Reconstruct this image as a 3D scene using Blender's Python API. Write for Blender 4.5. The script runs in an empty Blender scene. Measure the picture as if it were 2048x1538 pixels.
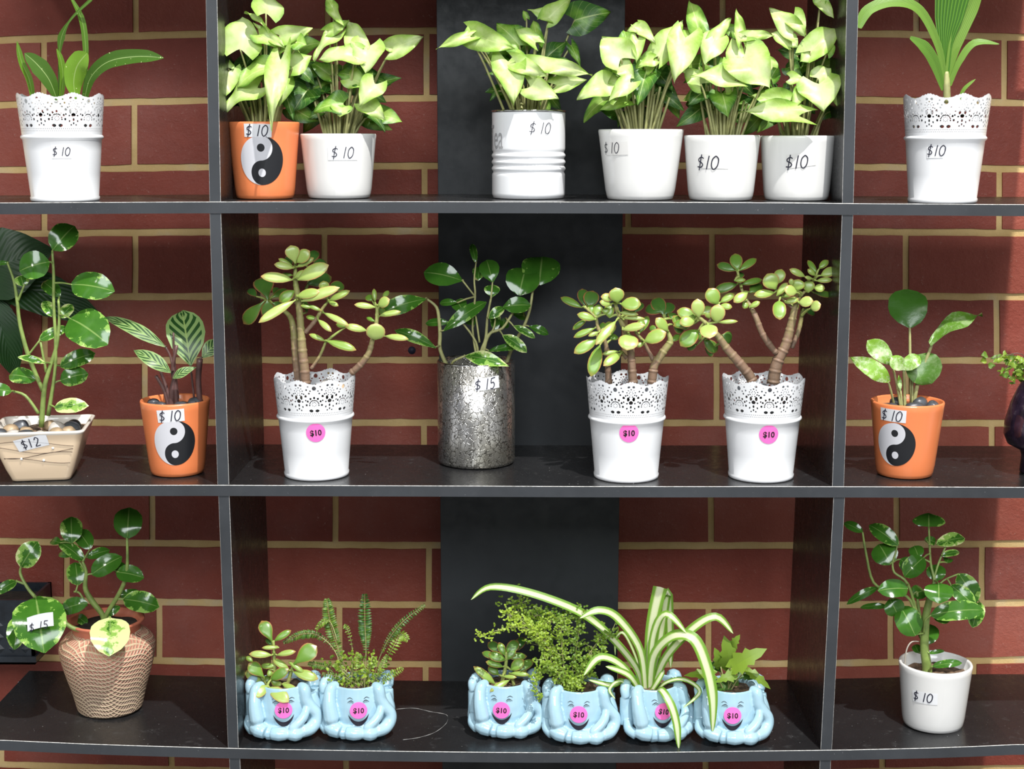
import bpy, bmesh, math, random
from mathutils import Vector, Matrix, noise
R = random.Random(7)
sc = bpy.context.scene
C = sc.collection
pi = math.pi

# ------------------------------------------------------------------ camera
F = 2940.0; PITCH = .1637; YAW = -.01; D = 1.61; DS = .2257; DW = .352
cam = bpy.data.objects.new('camera', bpy.data.cameras.new('camera')); C.objects.link(cam)
cam.data.sensor_width = 36; cam.data.lens = 36 * F / 2048; cam.data.clip_start = .05
cam.rotation_euler = (pi / 2 - PITCH, 0, -YAW)
sc.camera = cam
# ------------------------------------------------------------------ light and exposure
w = bpy.data.worlds.new('world'); sc.world = w; w.use_nodes = True
def world_nodes(t):   # noise bands for unseen bright shop surroundings, added for streaked reflections in the silver vase
    bg = t.nodes['Background']; tc = t.nodes.new('ShaderNodeTexCoord'); mp = t.nodes.new('ShaderNodeMapping'); mp.inputs['Scale'].default_value = (1, 1, .22)
    nz = t.nodes.new('ShaderNodeTexNoise'); nz.inputs['Scale'].default_value = 4.5; nz.inputs['Detail'].default_value = 3
    rp = t.nodes.new('ShaderNodeValToRGB'); rp.color_ramp.elements[0].position = .40; rp.color_ramp.elements[0].color = (.12, .12, .13, 1); rp.color_ramp.elements[1].position = .64; rp.color_ramp.elements[1].color = (2.3, 2.35, 2.4, 1)
    t.links.new(tc.outputs['Generated'], mp.inputs[0]); t.links.new(mp.outputs[0], nz.inputs[0]); t.links.new(nz.outputs[0], rp.inputs[0]); t.links.new(rp.outputs[0], bg.inputs[0])
    bg.inputs[1].default_value = .30
world_nodes(w.node_tree)
def lamp(name, kind, loc, target, energy, size, col=(1, 1, 1)):
    l = bpy.data.lights.new(name, kind); l.energy = energy; l.color = col
    o = bpy.data.objects.new(name, l); C.objects.link(o); o.location = loc
    o.rotation_euler = (Vector(target) - Vector(loc)).to_track_quat('-Z', 'Y').to_euler()
    if kind == 'AREA': l.shape = 'RECTANGLE'; l.size = size[0]; l.size_y = size[1]
    else:
        l.shadow_soft_size = size
        if kind == 'SPOT': l.spot_size = 1.1; l.spot_blend = .6
    return o
lamp('ceiling_spot', 'SPOT', (.73, .11, 2.85), (0, 1.7, -.3), 570, .028, (1, .98, .94))
lamp('side_spot', 'SPOT', (-1.3, -.7, 1.35), (0, 1.8, -.3), 34, .11, (1, .97, .92))
lamp('shopfront_window', 'AREA', (.2, -2.2, 1.75), (0, 1.7, -.4), 92, (2.4, 1.1), (.93, .97, 1))
sc.view_settings.view_transform = 'Standard'; sc.view_settings.look = 'None'
sc.view_settings.gamma = 1; sc.view_settings.use_curve_mapping = False
sc.view_settings.exposure = .35

# ------------------------------------------------------------------ photo rays: pixel -> point at a depth / on a shelf
def ray(px, py):
    a = (px - 1024) / F; b = (py - 769) / F
    y = math.cos(PITCH) - b * math.sin(PITCH); z = -math.sin(PITCH) - b * math.cos(PITCH)
    return Vector((a * math.cos(YAW) + y * math.sin(YAW), -a * math.sin(YAW) + y * math.cos(YAW), z))
def P(px, py, Y): r = ray(px, py); return r * (Y / r.y)
def lerp_tab(t, x):
    if x <= t[0][0]: return t[0][1]
    for (a, b), (c, d) in zip(t, t[1:]):
        if x <= c: return b + (d - b) * (x - a) / (c - a)
    return t[-1][1]
EDGE = {'A': [(0, 405.5), (400, 403.4), (840, 402.8), (1200, 403.7), (1580, 405.4), (1740, 407), (2048, 409)],
        'B': [(0, 970.5), (420, 970), (840, 971.3), (1180, 972.9), (1560, 973), (1720, 973.2), (2048, 974.3)],
        'C': [(0, 1480), (200, 1489), (420, 1495.5), (580, 1499), (840, 1503), (1024, 1504.8), (1200, 1505), (1300, 1504.7), (1540, 1501.5), (1700, 1499.6), (1900, 1495), (2048, 1488)]}
SHELF = {}
for k, t in EDGE.items():
    q = [P(x, y, D) for x, y in t]; SHELF[k] = [(p.x, p.z) for p in q]
def zs(k, x): return lerp_tab(SHELF[k], x)
def on_shelf(k, px, py):
    z = zs(k, ray(px, py).x * D)
    for _ in range(4):
        r = ray(px, py); p = r * (z / r.z); z = zs(k, p.x)
    if p.y < D + .004: p = P(px, py, D + .004); p.z = zs(k, p.x)
    return p

# ------------------------------------------------------------------ materials
def nt(name):
    m = bpy.data.materials.new(name); m.use_nodes = True; t = m.node_tree
    return m, t, t.nodes['Principled BSDF']
def N(t, typ, **kw):
    n = t.nodes.new(typ)
    for k, v in kw.items():
        if k.startswith('i_'):
            s = k[2:]; n.inputs[int(s) if s.isdigit() else s.replace('_', ' ')].default_value = v
        else: setattr(n, k, v)
    return n
def L(t, a, b): t.links.new(a, b)
def c4(c): return (c[0], c[1], c[2], 1)
def ramp(t, src, stops, interp='LINEAR'):
    r = t.nodes.new('ShaderNodeValToRGB'); r.color_ramp.interpolation = interp
    e = r.color_ramp.elements
    while len(e) < len(stops): e.new(.5)
    for i, (p, c) in enumerate(stops): e[i].position = p; e[i].color = c4(c)
    L(t, src, r.inputs[0]); return r
def math_(t, op, a, b=None, c=None):
    n = t.nodes.new('ShaderNodeMath'); n.operation = op
    for i, v in enumerate((a, b, c)):
        if v is None: continue
        if isinstance(v, (int, float)): n.inputs[i].default_value = v
        else: L(t, v, n.inputs[i])
    return n.outputs[0]
def mixc(t, f, a, b):
    n = t.nodes.new('ShaderNodeMix'); n.data_type = 'RGBA'
    for i, v in ((0, f), (6, a), (7, b)):
        if isinstance(v, (int, float)): n.inputs[i].default_value = v
        elif isinstance(v, tuple): n.inputs[i].default_value = c4(v)
        else: L(t, v, n.inputs[i])
    return n.outputs[2]
def bump(t, b, h, s=.3, d=.001):
    n = N(t, 'ShaderNodeBump'); n.inputs['Strength'].default_value = s; n.inputs['Distance'].default_value = d
    L(t, h, n.inputs['Height']); L(t, n.outputs[0], b.inputs['Normal']); return n
def noise_n(t, scale, detail=3, rough=.55, vec=None):
    n = N(t, 'ShaderNodeTexNoise'); n.inputs['Scale'].default_value = scale
    n.inputs['Detail'].default_value = detail; n.inputs['Roughness'].default_value = rough
    if vec is None:
        vec = N(t, 'ShaderNodeTexCoord').outputs['Object']
    L(t, vec, n.inputs['Vector']); return n.outputs[0]
def simple(name, col, rough=.5, spec=.5, metal=0, coat=0, var=.0, bmp=0, scale=60):
    m, t, b = nt(name)
    b.inputs['Base Color'].default_value = c4(col); b.inputs['Roughness'].default_value = rough
    b.inputs['Specular IOR Level'].default_value = spec; b.inputs['Metallic'].default_value = metal
    b.inputs['Coat Weight'].default_value = coat
    n = noise_n(t, scale)
    if var:
        r = ramp(t, n, [(.3, tuple(x * (1 - var) for x in col)), (.7, tuple(min(1, x * (1 + var)) for x in col))])
        L(t, r.outputs[0], b.inputs['Base Color'])
    if bmp: bump(t, b, n, bmp)
    return m
M = {}
def laminate(name, col, rough, dust):
    m, t, b = nt(name); n1 = noise_n(t, 9, 4); n2 = noise_n(t, 420, 2, .6); n3 = noise_n(t, 60, 5, .7)
    base = ramp(t, n1, [(.3, tuple(x * .8 for x in col)), (.75, tuple(x * 1.25 for x in col))]).outputs[0]
    sp = ramp(t, n2, [(.74, (0, 0, 0)), (.78, (1, 1, 1))]).outputs[0]
    smear = ramp(t, n3, [(.6, (0, 0, 0)), (.82, (1, 1, 1))]).outputs[0]
    L(t, mixc(t, math_(t, 'MULTIPLY', sp, dust), mixc(t, math_(t, 'MULTIPLY', smear, dust * .12), base, (.4, .4, .4)), (.6, .6, .6)), b.inputs['Base Color'])
    rr = ramp(t, n3, [(.3, (rough * .8,) * 3), (.8, (rough * 1.5,) * 3)]).outputs[0]
    L(t, rr, b.inputs['Roughness']); b.inputs['Specular IOR Level'].default_value = .36
    bump(t, b, n2, .05, .0005); return m
M['black'] = laminate('black_laminate', (.015, .015, .016), .26, 1.0)
M['edge'] = laminate('grey_edge_band', (.036, .040, .046), .5, .2)
M['panel'] = laminate('dark_panel', (.022, .025, .028), .5, .1)
M['worn'] = simple('worn_white_edge', (.55, .54, .52), .6, var=.35, scale=260)
def attr(t, name='tone'):
    a = N(t, 'ShaderNodeAttribute'); a.attribute_name = name; return a
def brick():
    m, t, b = nt('red_brick'); a = attr(t); n1 = noise_n(t, 26, 6, .7); n2 = noise_n(t, 240, 4, .7); n3 = noise_n(t, 6, 3)
    base = ramp(t, math_(t, 'ADD', math_(t, 'MULTIPLY', a.outputs['Fac'], .5), math_(t, 'MULTIPLY', n1, .5)),
                [(.2, (.18, .034, .021)), (.5, (.255, .052, .033)), (.85, (.32, .082, .052))]).outputs[0]
    chalk = ramp(t, n3, [(.48, (0, 0, 0)), (.78, (.24, .24, .24))]).outputs[0]
    ch2 = math_(t, 'MULTIPLY', chalk, n2)
    spk = ramp(t, n2, [(.63, (0, 0, 0)), (.74, (.5, .5, .5))]).outputs[0]
    L(t, mixc(t, spk, mixc(t, ch2, base, (.5, .38, .36)), (.42, .25, .2)), b.inputs['Base Color'])
    b.inputs['Roughness'].default_value = .55; b.inputs['Specular IOR Level'].default_value = .35
    bump(t, b, math_(t, 'ADD', n2, math_(t, 'MULTIPLY', n1, 2)), .6, .0016); return m
M['brick'] = brick()
def mortar():
    m, t, b = nt('sand_mortar'); n1 = noise_n(t, 14, 4); n2 = noise_n(t, 300, 4, .8)
    base = ramp(t, n1, [(.3, (.58, .39, .15)), (.6, (.72, .52, .24)), (.8, (.62, .52, .36))]).outputs[0]
    L(t, mixc(t, math_(t, 'MULTIPLY', n2, .35), base, (.36, .25, .12)), b.inputs['Base Color'])
    b.inputs['Roughness'].default_value = .9; bump(t, b, n2, .6, .0015); return m
M['mortar'] = mortar()
M['floor'] = simple('concrete_floor', (.30, .29, .28), .55, var=.2, bmp=.1, scale=5)
M['white'] = simple('white_enamel', (.80, .81, .83), .28, .5, coat=.2, var=.02, scale=8)
M['whitecer'] = simple('white_glazed_ceramic', (.78, .775, .76), .22, .5, coat=.4, var=.03, scale=14)
M['orange'] = simple('orange_glaze', (.82, .235, .085), .3, .5, coat=.3, var=.05, scale=10)
M['steel'] = simple('polished_steel', (.7, .7, .7), .15, metal=1)
M['ink'] = simple('black_ink', (.012, .012, .03), .6)
M['print'] = simple('printed_black', (.012, .006, .014), .5)
M['sticker'] = simple('white_sticker', (.72, .73, .76), .5, var=.03, scale=40)
M['tape'] = simple('translucent_tape', (.73, .72, .70), .18, .6)
M['pink'] = simple('pink_sticker', (.93, .16, .52), .45)
M['greytext'] = simple('grey_print', (.36, .36, .37), .5)
M['soil'] = simple('dark_soil', (.022, .016, .011), .95, var=.6, bmp=1, scale=160)
M['mix'] = simple('bark_potting_mix', (.15, .095, .06), .9, var=.9, bmp=1, scale=130)
M['pebgrey'] = simple('grey_pebble', (.06, .065, .075), .35, var=.5, scale=45)
M['pebtan'] = simple('tan_pebble', (.36, .26, .16), .4, var=.5, scale=50)
M['pebpale'] = simple('pale_pebble', (.5, .46, .42), .4, var=.4, scale=45)
M['cream'] = simple('cream_glaze', (.88, .68, .47), .25, coat=.4, var=.03, scale=9)
M['creamrim'] = simple('cream_rim', (.82, .76, .68), .25, coat=.4)
M['brownline'] = simple('brown_line', (.06, .035, .025), .5)
M['whitedot'] = simple('white_dot', (.8, .8, .8), .4)
M['terra'] = simple('terracotta_rim', (.55, .17, .10), .4, var=.15, scale=30)
def bluecer():
    m, t, b = nt('pale_blue_glaze'); n = noise_n(t, 22, 3)
    v = N(t, 'ShaderNodeTexVoronoi', i_Scale=38.0); L(t, N(t, 'ShaderNodeTexCoord').outputs['Object'], v.inputs['Vector'])
    base = ramp(t, n, [(.3, (.33, .52, .63)), (.7, (.42, .62, .72))]).outputs[0]
    dot = ramp(t, v.outputs['Distance'], [(.10, (1, 1, 1)), (.16, (0, 0, 0))]).outputs[0]
    n2 = ramp(t, noise_n(t, 12, 1), [(.52, (0, 0, 0)), (.56, (1, 1, 1))]).outputs[0]
    L(t, mixc(t, math_(t, 'MULTIPLY', math_(t, 'MULTIPLY', dot, n2), .6), base, (.82, .80, .66)), b.inputs['Base Color'])
    b.inputs['Roughness'].default_value = .12; b.inputs['Coat Weight'].default_value = .6; return m
M['blue'] = bluecer()
def purple():
    m, t, b = nt('dark_purple_glaze'); n = noise_n(t, 90, 4)
    L(t, ramp(t, n, [(.35, (.012, .008, .016)), (.6, (.03, .018, .035)), (.8, (.14, .12, .12))]).outputs[0], b.inputs['Base Color'])
    b.inputs['Roughness'].default_value = .15; b.inputs['Coat Weight'].default_value = .6; return m
M['purple'] = purple()
def crackle():
    m, t, b = nt('crackled_mercury_glass'); tc = N(t, 'ShaderNodeTexCoord').outputs['Object']
    nz = N(t, 'ShaderNodeTexNoise', i_Scale=110.0); L(t, tc, nz.inputs['Vector'])
    mp = N(t, 'ShaderNodeMapping'); L(t, tc, mp.inputs['Vector']); mp.inputs['Scale'].default_value = (1, 1, .75)
    ad = N(t, 'ShaderNodeVectorMath', operation='MULTIPLY_ADD'); L(t, nz.outputs['Color'], ad.inputs[0]); ad.inputs[1].default_value = (.012,) * 3; L(t, mp.outputs[0], ad.inputs[2])
    v = N(t, 'ShaderNodeTexVoronoi', feature='DISTANCE_TO_EDGE', i_Scale=175.0); L(t, ad.outputs[0], v.inputs['Vector'])
    lines = ramp(t, v.outputs['Distance'], [(.015, (.10, .10, .10)), (.075, (1, 1, 1))]).outputs[0]
    n2 = noise_n(t, 16, 3)
    tint = ramp(t, n2, [(.3, (.50, .50, .52)), (.55, (.62, .60, .54)), (.8, (.60, .56, .42))]).outputs[0]
    L(t, mixc(t, lines, (.12, .11, .09), tint), b.inputs['Base Color'])
    b.inputs['Metallic'].default_value = .9; b.inputs['Roughness'].default_value = .22
    b.inputs['Coat Weight'].default_value = .4; b.inputs['Coat Roughness'].default_value = .05
    bump(t, b, lines, .4, .0006); return m
M['crackle'] = crackle()
def glassm():
    m, t, b = nt('clear_glass'); b.inputs['Transmission Weight'].default_value = 1; b.inputs['Roughness'].default_value = .02
    b.inputs['Base Color'].default_value = (.6, .62, .6, 1); return m
M['glass'] = glassm()
def woven():
    m, t, b = nt('woven_cord_over_clay'); uv = N(t, 'ShaderNodeUVMap').outputs[0]
    nz = N(t, 'ShaderNodeTexNoise', i_Scale=9.0); L(t, uv, nz.inputs['Vector'])
    s = N(t, 'ShaderNodeSeparateXYZ'); L(t, uv, s.inputs[0])
    x, y = s.outputs[0], s.outputs[1]
    wob = math_(t, 'MULTIPLY', math_(t, 'SINE', math_(t, 'MULTIPLY', x, 25.13)), .09)
    yy = math_(t, 'ADD', y, math_(t, 'ADD', wob, math_(t, 'MULTIPLY', nz.outputs[0], .05)))
    def fam(sg, f=1.):
        k = math_(t, 'ADD', math_(t, 'MULTIPLY', yy, 17.0 * f), math_(t, 'MULTIPLY', x, 40.0 * sg))
        return math_(t, 'ABSOLUTE', math_(t, 'SINE', math_(t, 'MULTIPLY', k, pi)))
    a, c = fam(1), fam(-.8, 1.1)
    h = math_(t, 'MAXIMUM', math_(t, 'SUBTRACT', 1, a), math_(t, 'SUBTRACT', 1, c))
    cord = ramp(t, h, [(.56, (0, 0, 0)), (.70, (1, 1, 1))]).outputs[0]
    low = ramp(t, y, [(.25, (.40, .27, .20)), (.75, (.58, .27, .19))]).outputs[0]
    L(t, mixc(t, cord, low, (.74, .58, .38)), b.inputs['Base Color'])
    b.inputs['Roughness'].default_value = .5
    bump(t, b, h, .7, .0022); return m
M['woven'] = woven()
def yinyang():
    m, t, b = nt('taiji_symbol'); uv = N(t, 'ShaderNodeUVMap').outputs[0]; s = N(t, 'ShaderNodeSeparateXYZ'); L(t, uv, s.inputs[0])
    x, y = s.outputs[0], s.outputs[1]
    def inside(cx, cy, r):
        d = math_(t, 'ADD', math_(t, 'POWER', math_(t, 'ABSOLUTE', math_(t, 'SUBTRACT', x, cx)), 2), math_(t, 'POWER', math_(t, 'ABSOLUTE', math_(t, 'SUBTRACT', y, cy)), 2))
        return math_(t, 'LESS_THAN', d, r * r)
    half = math_(t, 'GREATER_THAN', x, 0.)
    v = math_(t, 'MULTIPLY', half, math_(t, 'SUBTRACT', 1, inside(0, .5, .5)))
    v = math_(t, 'MAXIMUM', v, inside(0, -.5, .5))
    v = math_(t, 'MAXIMUM', v, inside(0, .52, .165))
    v = math_(t, 'MULTIPLY', v, math_(t, 'SUBTRACT', 1, inside(0, -.5, .17)))
    L(t, mixc(t, v, (.62, .62, .66), (.014, .015, .018)), b.inputs['Base Color']); b.inputs['Roughness'].default_value = .35; return m
M['yinyang'] = yinyang()

def leafmat(name, kind, rough=.38, trans=.22):
    m, t, b = nt(name); a = attr(t); uv = N(t, 'ShaderNodeUVMap').outputs[0]
    s = N(t, 'ShaderNodeSeparateXYZ'); L(t, uv, s.inputs[0]); u, v = s.outputs[0], s.outputs[1]
    av = math_(t, 'ABSOLUTE', v); tone = a.outputs['Fac']; n = noise_n(t, 55, 3); nf = noise_n(t, 160, 3)
    def veins(cnt, slope, width):
        k = math_(t, 'ADD', math_(t, 'MULTIPLY', u, cnt), math_(t, 'MULTIPLY', av, -slope))
        s_ = math_(t, 'ABSOLUTE', math_(t, 'SINE', math_(t, 'MULTIPLY', k, pi)))
        return math_(t, 'LESS_THAN', s_, width)
    rib = ramp(t, av, [(.02, (1, 1, 1)), (.06, (0, 0, 0))]).outputs[0]
    h = n
    if kind == 'syn':
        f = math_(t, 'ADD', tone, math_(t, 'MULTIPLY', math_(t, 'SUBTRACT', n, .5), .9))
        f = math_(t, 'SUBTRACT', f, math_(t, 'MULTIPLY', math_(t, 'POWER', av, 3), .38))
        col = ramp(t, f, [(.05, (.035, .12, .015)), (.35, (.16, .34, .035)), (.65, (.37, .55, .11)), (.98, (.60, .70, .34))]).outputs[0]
        k = math_(t, 'MAXIMUM', math_(t, 'MULTIPLY', rib, .5), math_(t, 'MULTIPLY', veins(6, 2.5, .1), .22))
        col = mixc(t, k, col, (.66, .76, .30)); h = math_(t, 'ADD', n, math_(t, 'MULTIPLY', veins(6, 2.5, .2), -.35))
    elif kind == 'jade':
        col = ramp(t, math_(t, 'ADD', tone, math_(t, 'MULTIPLY', math_(t, 'SUBTRACT', n, .5), .3)), [(.0, (.04, .12, .022)), (.45, (.15, .29, .035)), (.85, (.29, .41, .085)), (1, (.37, .47, .13))]).outputs[0]  # low tone also paints the shade on back leaves into the green
        red = ramp(t, math_(t, 'MAXIMUM', av, math_(t, 'SUBTRACT', u, .04)), [(.80, (0, 0, 0)), (.97, (1, 1, 1))]).outputs[0]
        col = mixc(t, math_(t, 'MULTIPLY', red, n), col, (.55, .10, .08))
    elif kind == 'pep':
        f = math_(t, 'ADD', math_(t, 'MULTIPLY', av, .32), math_(t, 'ADD', math_(t, 'MULTIPLY', noise_n(t, 85, 4, .65), 1.0), math_(t, 'MULTIPLY', tone, .42)))
        base = mixc(t, n, (.020, .09, .009), (.07, .205, .022))
        mid = mixc(t, ramp(t, f, [(.96, (0, 0, 0)), (.99, (1, 1, 1))], 'LINEAR').outputs[0], base, (.24, .42, .08))
        col = mixc(t, ramp(t, f, [(1.0 / 1.3, (0, 0, 0)), (1.04 / 1.3, (1, 1, 1))]).outputs[0], mid, (.62, .68, .30)) if False else mixc(t, ramp(t, math_(t, 'MULTIPLY', f, .7), [(.76, (0, 0, 0)), (.80, (1, 1, 1))]).outputs[0], mid, (.62, .68, .30))
        col = mixc(t, math_(t, 'MULTIPLY', rib, .35), col, (.45, .6, .2))
    elif kind == 'calathea':
        k = math_(t, 'SUBTRACT', math_(t, 'MULTIPLY', u, 6), math_(t, 'MULTIPLY', av, 2.2))
        st = math_(t, 'SINE', math_(t, 'MULTIPLY', k, 2 * pi))
        dk = math_(t, 'MULTIPLY', math_(t, 'GREATER_THAN', st, .0), math_(t, 'LESS_THAN', av, .82))
        col = mixc(t, dk, (.27, .42, .14), (.025, .085, .018)); col = mixc(t, rib, col, (.35, .5, .15))
    elif kind == 'spider':
        st = math_(t, 'ADD', av, math_(t, 'MULTIPLY', math_(t, 'SINE', math_(t, 'MULTIPLY', v, 60)), .06))
        col = ramp(t, st, [(.30, (.80, .85, .55)), (.48, (.68, .78, .38)), (.56, (.22, .42, .05)), (1, (.16, .34, .03))]).outputs[0]
        h = math_(t, 'SINE', math_(t, 'MULTIPLY', v, 40))
    elif kind == 'palm':
        st = math_(t, 'SINE', math_(t, 'MULTIPLY', v, 30))
        col = mixc(t, ramp(t, st, [(0, (0, 0, 0)), (1, (1, 1, 1))]).outputs[0], (.05, .16, .015), (.13, .31, .03)); col = mixc(t, math_(t, 'MULTIPLY', tone, .5), col, (.45, .65, .12)); h = math_(t, 'MULTIPLY', st, 2)
    elif kind == 'dark':
        col = mixc(t, n, (.008, .036, .008), (.02, .075, .015)); h = math_(t, 'SINE', math_(t, 'MULTIPLY', math_(t, 'SUBTRACT', math_(t, 'MULTIPLY', u, 12), math_(t, 'MULTIPLY', av, 5)), 6.28))
    elif kind == 'spot':
        sp = ramp(t, noise_n(t, 300, 2), [(.70, (0, 0, 0)), (.74, (1, 1, 1))]).outputs[0]
        col = mixc(t, tone, (.018, .07, .008), (.22, .42, .04)); col = mixc(t, sp, col, (.65, .72, .35)); col = mixc(t, math_(t, 'MULTIPLY', rib, .6), col, (.5, .65, .25))
    elif kind == 'snow':
        f = ramp(t, noise_n(t, 75, 5, .8), [(.45, (0, 0, 0)), (.62, (1, 1, 1))]).outputs[0]
        col = mixc(t, tone, (.04, .13, .015), (.22, .42, .04)); col = mixc(t, math_(t, 'MULTIPLY', f, math_(t, 'MULTIPLY', tone, .8)), col, (.68, .76, .50)); h = noise_n(t, 220, 2)
    else:
        col = mixc(t, tone, (.03, .12, .010), (.36, .50, .05))
    L(t, col, b.inputs['Base Color']); b.inputs['Roughness'].default_value = rough
    b.inputs['Specular IOR Level'].default_value = .5
    bp = bump(t, b, h, .25, .001)
    if trans:
        out = t.nodes['Material Output']; tr = N(t, 'ShaderNodeBsdfTranslucent'); mx = N(t, 'ShaderNodeMixShader', i_0=trans)
        hs = N(t, 'ShaderNodeHueSaturation', i_Saturation=1.25, i_Value=1.1); L(t, col, hs.inputs['Color'])
        L(t, hs.outputs[0], tr.inputs['Color'])
        L(t, b.outputs[0], mx.inputs[1]); L(t, tr.outputs[0], mx.inputs[2]); L(t, mx.outputs[0], out.inputs[0])
    return m
for k, r_, tr in (('syn', .42, .2), ('jade', .3, 0), ('pep', .13, .12), ('calathea', .4, .2), ('spider', .35, .25), ('palm', .4, .25), ('dark', .42, .05), ('spot', .3, .2), ('snow', .3, .15), ('green', .45, .25)):
    M[k] = leafmat(k + '_leaf', k, r_, tr)
M['stem'] = simple('green_stem', (.20, .28, .07), .45, var=.35, scale=70)
M['palestem'] = simple('tan_green_stem', (.34, .34, .14), .5, var=.35, scale=60)
def bark():
    m, t, b = nt('jade_trunk'); a = attr(t); n = noise_n(t, 120, 4, .7)
    L(t, ramp(t, math_(t, 'ADD', a.outputs['Fac'], math_(t, 'MULTIPLY', math_(t, 'SUBTRACT', n, .5), .5)), [(.1, (.13, .09, .06)), (.45, (.25, .155, .10)), (.65, (.30, .27, .10)), (.95, (.33, .42, .10))]).outputs[0], b.inputs['Base Color'])
    b.inputs['Roughness'].default_value = .55; bump(t, b, n, .5, .001); return m
M['trunk'] = bark()
M['purplestem'] = simple('purple_brown_stem', (.10, .05, .045), .4, var=.5, scale=60)
M['root'] = simple('grey_aerial_root', (.42, .38, .32), .6)

# ------------------------------------------------------------------ mesh helpers
class MB:
    def __init__(s): s.v = []; s.f = []; s.uv = []; s.tone = []; s.mi = []; s.T = .5
    def add(s, vs, fs, uvs=None, tone=None, mi=0):
        b = len(s.v); s.v += [tuple(v) for v in vs]; s.uv += uvs if uvs else [(0, 0)] * len(vs)
        s.tone += [s.T if tone is None else tone] * len(vs) if not isinstance(tone, list) else tone
        s.f += [tuple(i + b for i in f) for f in fs]; s.mi += [mi] * len(fs)
    def grid(s, rows, uvs=None, tone=None, mi=0, close=False):
        n = len(rows[0]); m = len(rows); fs = []
        for i in range(m - 1):
            for j in range(n if close else n - 1):
                k = (j + 1) % n; fs.append((i * n + j, i * n + k, (i + 1) * n + k, (i + 1) * n + j))
        s.add([v for r in rows for v in r], fs, uvs, tone, mi)
    def tube(s, pts, rad, n=7, tone=None, cap=True, sub=4, ring=0):
        pts = [Vector(p) for p in pts]; Q = []; Rr = []; TT = []
        tl = tone if isinstance(tone, tuple) else None
        m = len(pts)
        for i in range(m - 1):
            p0 = pts[max(0, i - 1)]; p1 = pts[i]; p2 = pts[i + 1]; p3 = pts[min(m - 1, i + 2)]
            for k in range(sub):
                t = k / sub; Q.append(.5 * ((2 * p1) + (p2 - p0) * t + (2 * p0 - 5 * p1 + 4 * p2 - p3) * t * t + (3 * p1 - p0 - 3 * p2 + p3) * t ** 3))
                Rr.append(rad[i] + (rad[i + 1] - rad[i]) * t); TT.append((i + t) / (m - 1))
        Q.append(pts[-1]); Rr.append(rad[-1]); TT.append(1)
        if ring:
            acc = 0; nr = list(Rr)
            for i in range(1, len(Q)):
                acc += (Q[i] - Q[i - 1]).length; x = (acc / ring + .3) % 1; nr[i] = Rr[i] * (1 + .13 * math.exp(-((x - .5) / .09) ** 2) - .07 * math.exp(-((x - .66) / .06) ** 2))
            Rr = nr
        up = Vector((.3, .9, .2)); rows = []; uv = []; tn = []
        for i, q in enumerate(Q):
            d = (Q[min(i + 1, len(Q) - 1)] - Q[max(i - 1, 0)])
            d = d.normalized() if d.length > 1e-9 else Vector((0, 0, 1))
            a = d.cross(up); a = a.normalized() if a.length > 1e-4 else Vector((1, 0, 0)); b = d.cross(a).normalized()
            rows.append([q + (a * math.cos(2 * pi * j / n) + b * math.sin(2 * pi * j / n)) * Rr[i] for j in range(n)])
            uv += [(j / n, TT[i]) for j in range(n)]
            tn += [tl[0] + (tl[1] - tl[0]) * TT[i] if tl else (s.T if tone is None else tone)] * n
        s.grid(rows, uv, tn, close=True)
        if cap:
            b = len(s.v) - len(Q) * n
            s.f.append(tuple(b + j for j in range(n))[::-1]); s.f.append(tuple(len(s.v) - n + j for j in range(n))); s.mi += [0, 0]
    def build(s, name, mats, parent=None, smooth=True, loc=None):
        o = parent.matrix_basis.translation.copy() if parent is not None else Vector((0, 0, 0))
        q = parent
        while q is not None and q.parent is not None: q = q.parent; o += q.matrix_basis.translation
        if loc is not None: o = Vector(loc)
        me = bpy.data.meshes.new(name); me.from_pydata([Vector(v) - o for v in s.v], [], s.f)
        for m_ in (mats if isinstance(mats, (list, tuple)) else [mats]): me.materials.append(m_)
        ul = me.uv_layers.new(name='UVMap'); at = me.attributes.new('tone', 'FLOAT', 'POINT')
        at.data.foreach_set('value', [float(x) for x in s.tone])
        li = [0] * len(me.loops); me.loops.foreach_get('vertex_index', li)
        flat = []
        for i in li: flat += s.uv[i]
        ul.data.foreach_set('uv', flat)
        me.polygons.foreach_set('material_index', s.mi); me.polygons.foreach_set('use_smooth', [smooth] * len(me.polygons))
        me.update()
        ob = bpy.data.objects.new(name, me); C.objects.link(ob)
        if parent is not None: ob.parent = parent
        elif loc is not None: ob.location = loc
        return ob
def fixn(ob):
    bm = bmesh.new(); bm.from_mesh(ob.data); bmesh.ops.recalc_face_normals(bm, faces=bm.faces); bm.to_mesh(ob.data); bm.free(); return ob
def hexa(mb, c, mi=0):  # c: 8 corners, bottom 4 (ccw) then top 4; front face is 0,1
    mb.add(c, [(0, 3, 2, 1), (4, 5, 6, 7), (0, 1, 5, 4), (1, 2, 6, 5), (2, 3, 7, 6), (3, 0, 4, 7)], mi=mi)
def thing(name, label, cat, loc, group=None):
    o = bpy.data.objects.new(name, None); C.objects.link(o); o.location = loc; o.empty_display_size = .02
    o['label'] = label; o['category'] = cat
    if group: o['group'] = group
    return o
def bevel(ob, wd=.0006, seg=1, mat=-1):
    m = ob.modifiers.new('bevel', 'BEVEL'); m.width = wd; m.segments = seg; m.limit_method = 'ANGLE'
    if mat >= 0: m.material = mat
    return ob

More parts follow.
